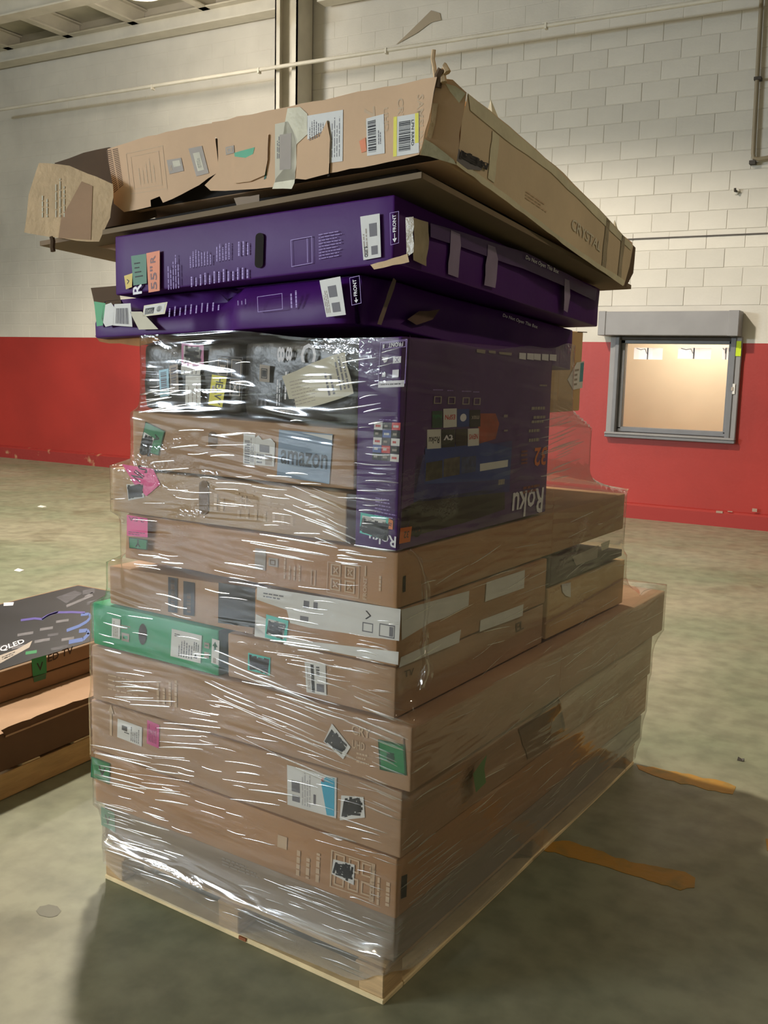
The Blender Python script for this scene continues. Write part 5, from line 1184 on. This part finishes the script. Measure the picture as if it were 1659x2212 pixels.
slab(d1.root, fs, wob([(2, 1578), (80, 1546), (140, 1524), (215, 1497), (215, 1508), (150, 1533), (12, 1588)], 1.6, 6, 4), .010, mat('lid_edge_brown', '#5c3c22', .8), 'lid_edge', .001)
slab(d1.root, fs, [(12, 1589), (150, 1534), (215, 1509), (215, 1512), (150, 1538), (12, 1593)], .004, CARD, 'lid_lip', .001)
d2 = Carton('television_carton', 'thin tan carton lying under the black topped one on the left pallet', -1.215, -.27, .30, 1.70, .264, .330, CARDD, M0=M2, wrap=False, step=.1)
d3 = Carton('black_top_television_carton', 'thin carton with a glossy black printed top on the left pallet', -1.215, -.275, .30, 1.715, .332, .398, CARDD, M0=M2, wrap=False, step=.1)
P = Print(d3.side, [(30, 1435), (100, 1410), (100, 1440), (30, 1465)], .0015)
pr_ = Print(d3.side, [(100, 1413), (160, 1392), (160, 1416), (100, 1438)], .0015); pr_.text('ED TV', .05, .1, .95, .75, mat('ink_dbrown', '#3c2818', .7)); pr_.build(d3.root, 'printed_marks')
sticker(d3.root, d3.side, [(68, 1424), (100, 1415), (101, 1454), (71, 1462)], GREENS, 'sticker', 'dark green sticker', None, lambda P: P.text('V', .3, .3, .75, .75, INK))
sticker(d2.root, d2.side, [(72, 1463), (100, 1455), (99, 1466), (74, 1474)], mat('sticker_green_dull', '#24603c', .5), 'sticker', 'green sticker end')
b = MB(); tz = .398 - .332 + .0006
b.box(-d3.W / 2 + .022, d3.W / 2 - .022, -d3.L / 2 + .022, d3.L / 2 - .022, tz - .001, tz + .0008); b.build('black_panel', [TVBLK], d3.root)
tf = Face(d3.root, (0, 0, tz + .0009), (0, 0, 1))
GLB = mat('print_glow_blue', '#4a66a8', .4); GLP = mat('print_violet', '#54489a', .4); PGR = mat('print_grey', '#6c6a70', .4, .3, 30); PDG = mat('print_dim', '#45444c', .4, .4, 30)
P = Print(tf, [(0, 1300), (230, 1258), (230, 1375), (0, 1445)], .0004)
P.poly([(.5, .12), (.68, .05), (.76, .14), (.6, .28)], PDG).rect(.76, .08, .88, .18, PDG)
P.line([(.6, .33), (.86, .22)], .012, PGR, .5).line([(.78, .22), (.86, .17)], .008, PGR, .5).line([(.8, .36), (.9, .36)], .016, PDG, .5)
P.line([(.18, .40), (.3, .42), (.37, .46), (.42, .42), (.5, .40), (.66, .46), (.78, .52)], .009, GLP, .5).line([(.37, .47), (.43, .42), (.52, .40)], .006, GLB, .5)
P.line([(.74, .54), (.82, .56), (.84, .62), (.8, .68), (.72, .72), (.6, .74)], .012, GLB, .5).line([(.72, .80), (.8, .82), (.82, .88), (.76, .94), (.62, .92)], .014, GLB, .5)
for (a, bb, w, m_) in ((.5, .56, .12, PGR), (.35, .62, .12, PGR), (.15, .62, .14, PGR), (.42, .74, .1, PDG), (.3, .78, .14, PGR), (.1, .78, .12, PGR), (.55, .86, .12, PGR), (.22, .9, .1, GREENS), (.45, .95, .16, PDG), (.0, .72, .1, PDG)): P.line([(a, bb), (a + w, bb + .02)], .010, m_, .5)
P.build(d3.root, 'panel_print')
P = Print(tf, [(0, 1395), (60, 1375), (85, 1398), (0, 1438)], .0006); P.text('QLED', .0, .05, .8, .38, WHITEI).poly([(.0, .5), (.5, .55), (1.0, .4), (.8, .75), (.0, .9)], GREYL).lines(.05, .6, .6, .8, PDG, 2, seed=3); P.build(d3.root, 'panel_print')
P = Print(tf, [(8, 1302), (30, 1301), (28, 1308), (8, 1309)], .0006); P.rect(0, 0, 1, 1, WHITEI); P.build(d3.root, 'panel_print')

# repeats that belong together
GROUPS = {'television_carton': 'long tan television cartons', 'purple_television_carton': 'purple television cartons', 'black_carton': 'black cartons in crumpled film', 'cardboard_box': 'plain cardboard boxes in the tall stack',
          'paper_sheet': 'paper notices in the service window', 'paper_scrap': 'paper scraps on the floor', 'wooden_pallet': 'wooden pallets'}
for o in COL.objects:
    k_ = o.name.split('.')[0]
    if o.parent is None and k_ in GROUPS: o['group'] = GROUPS[k_]
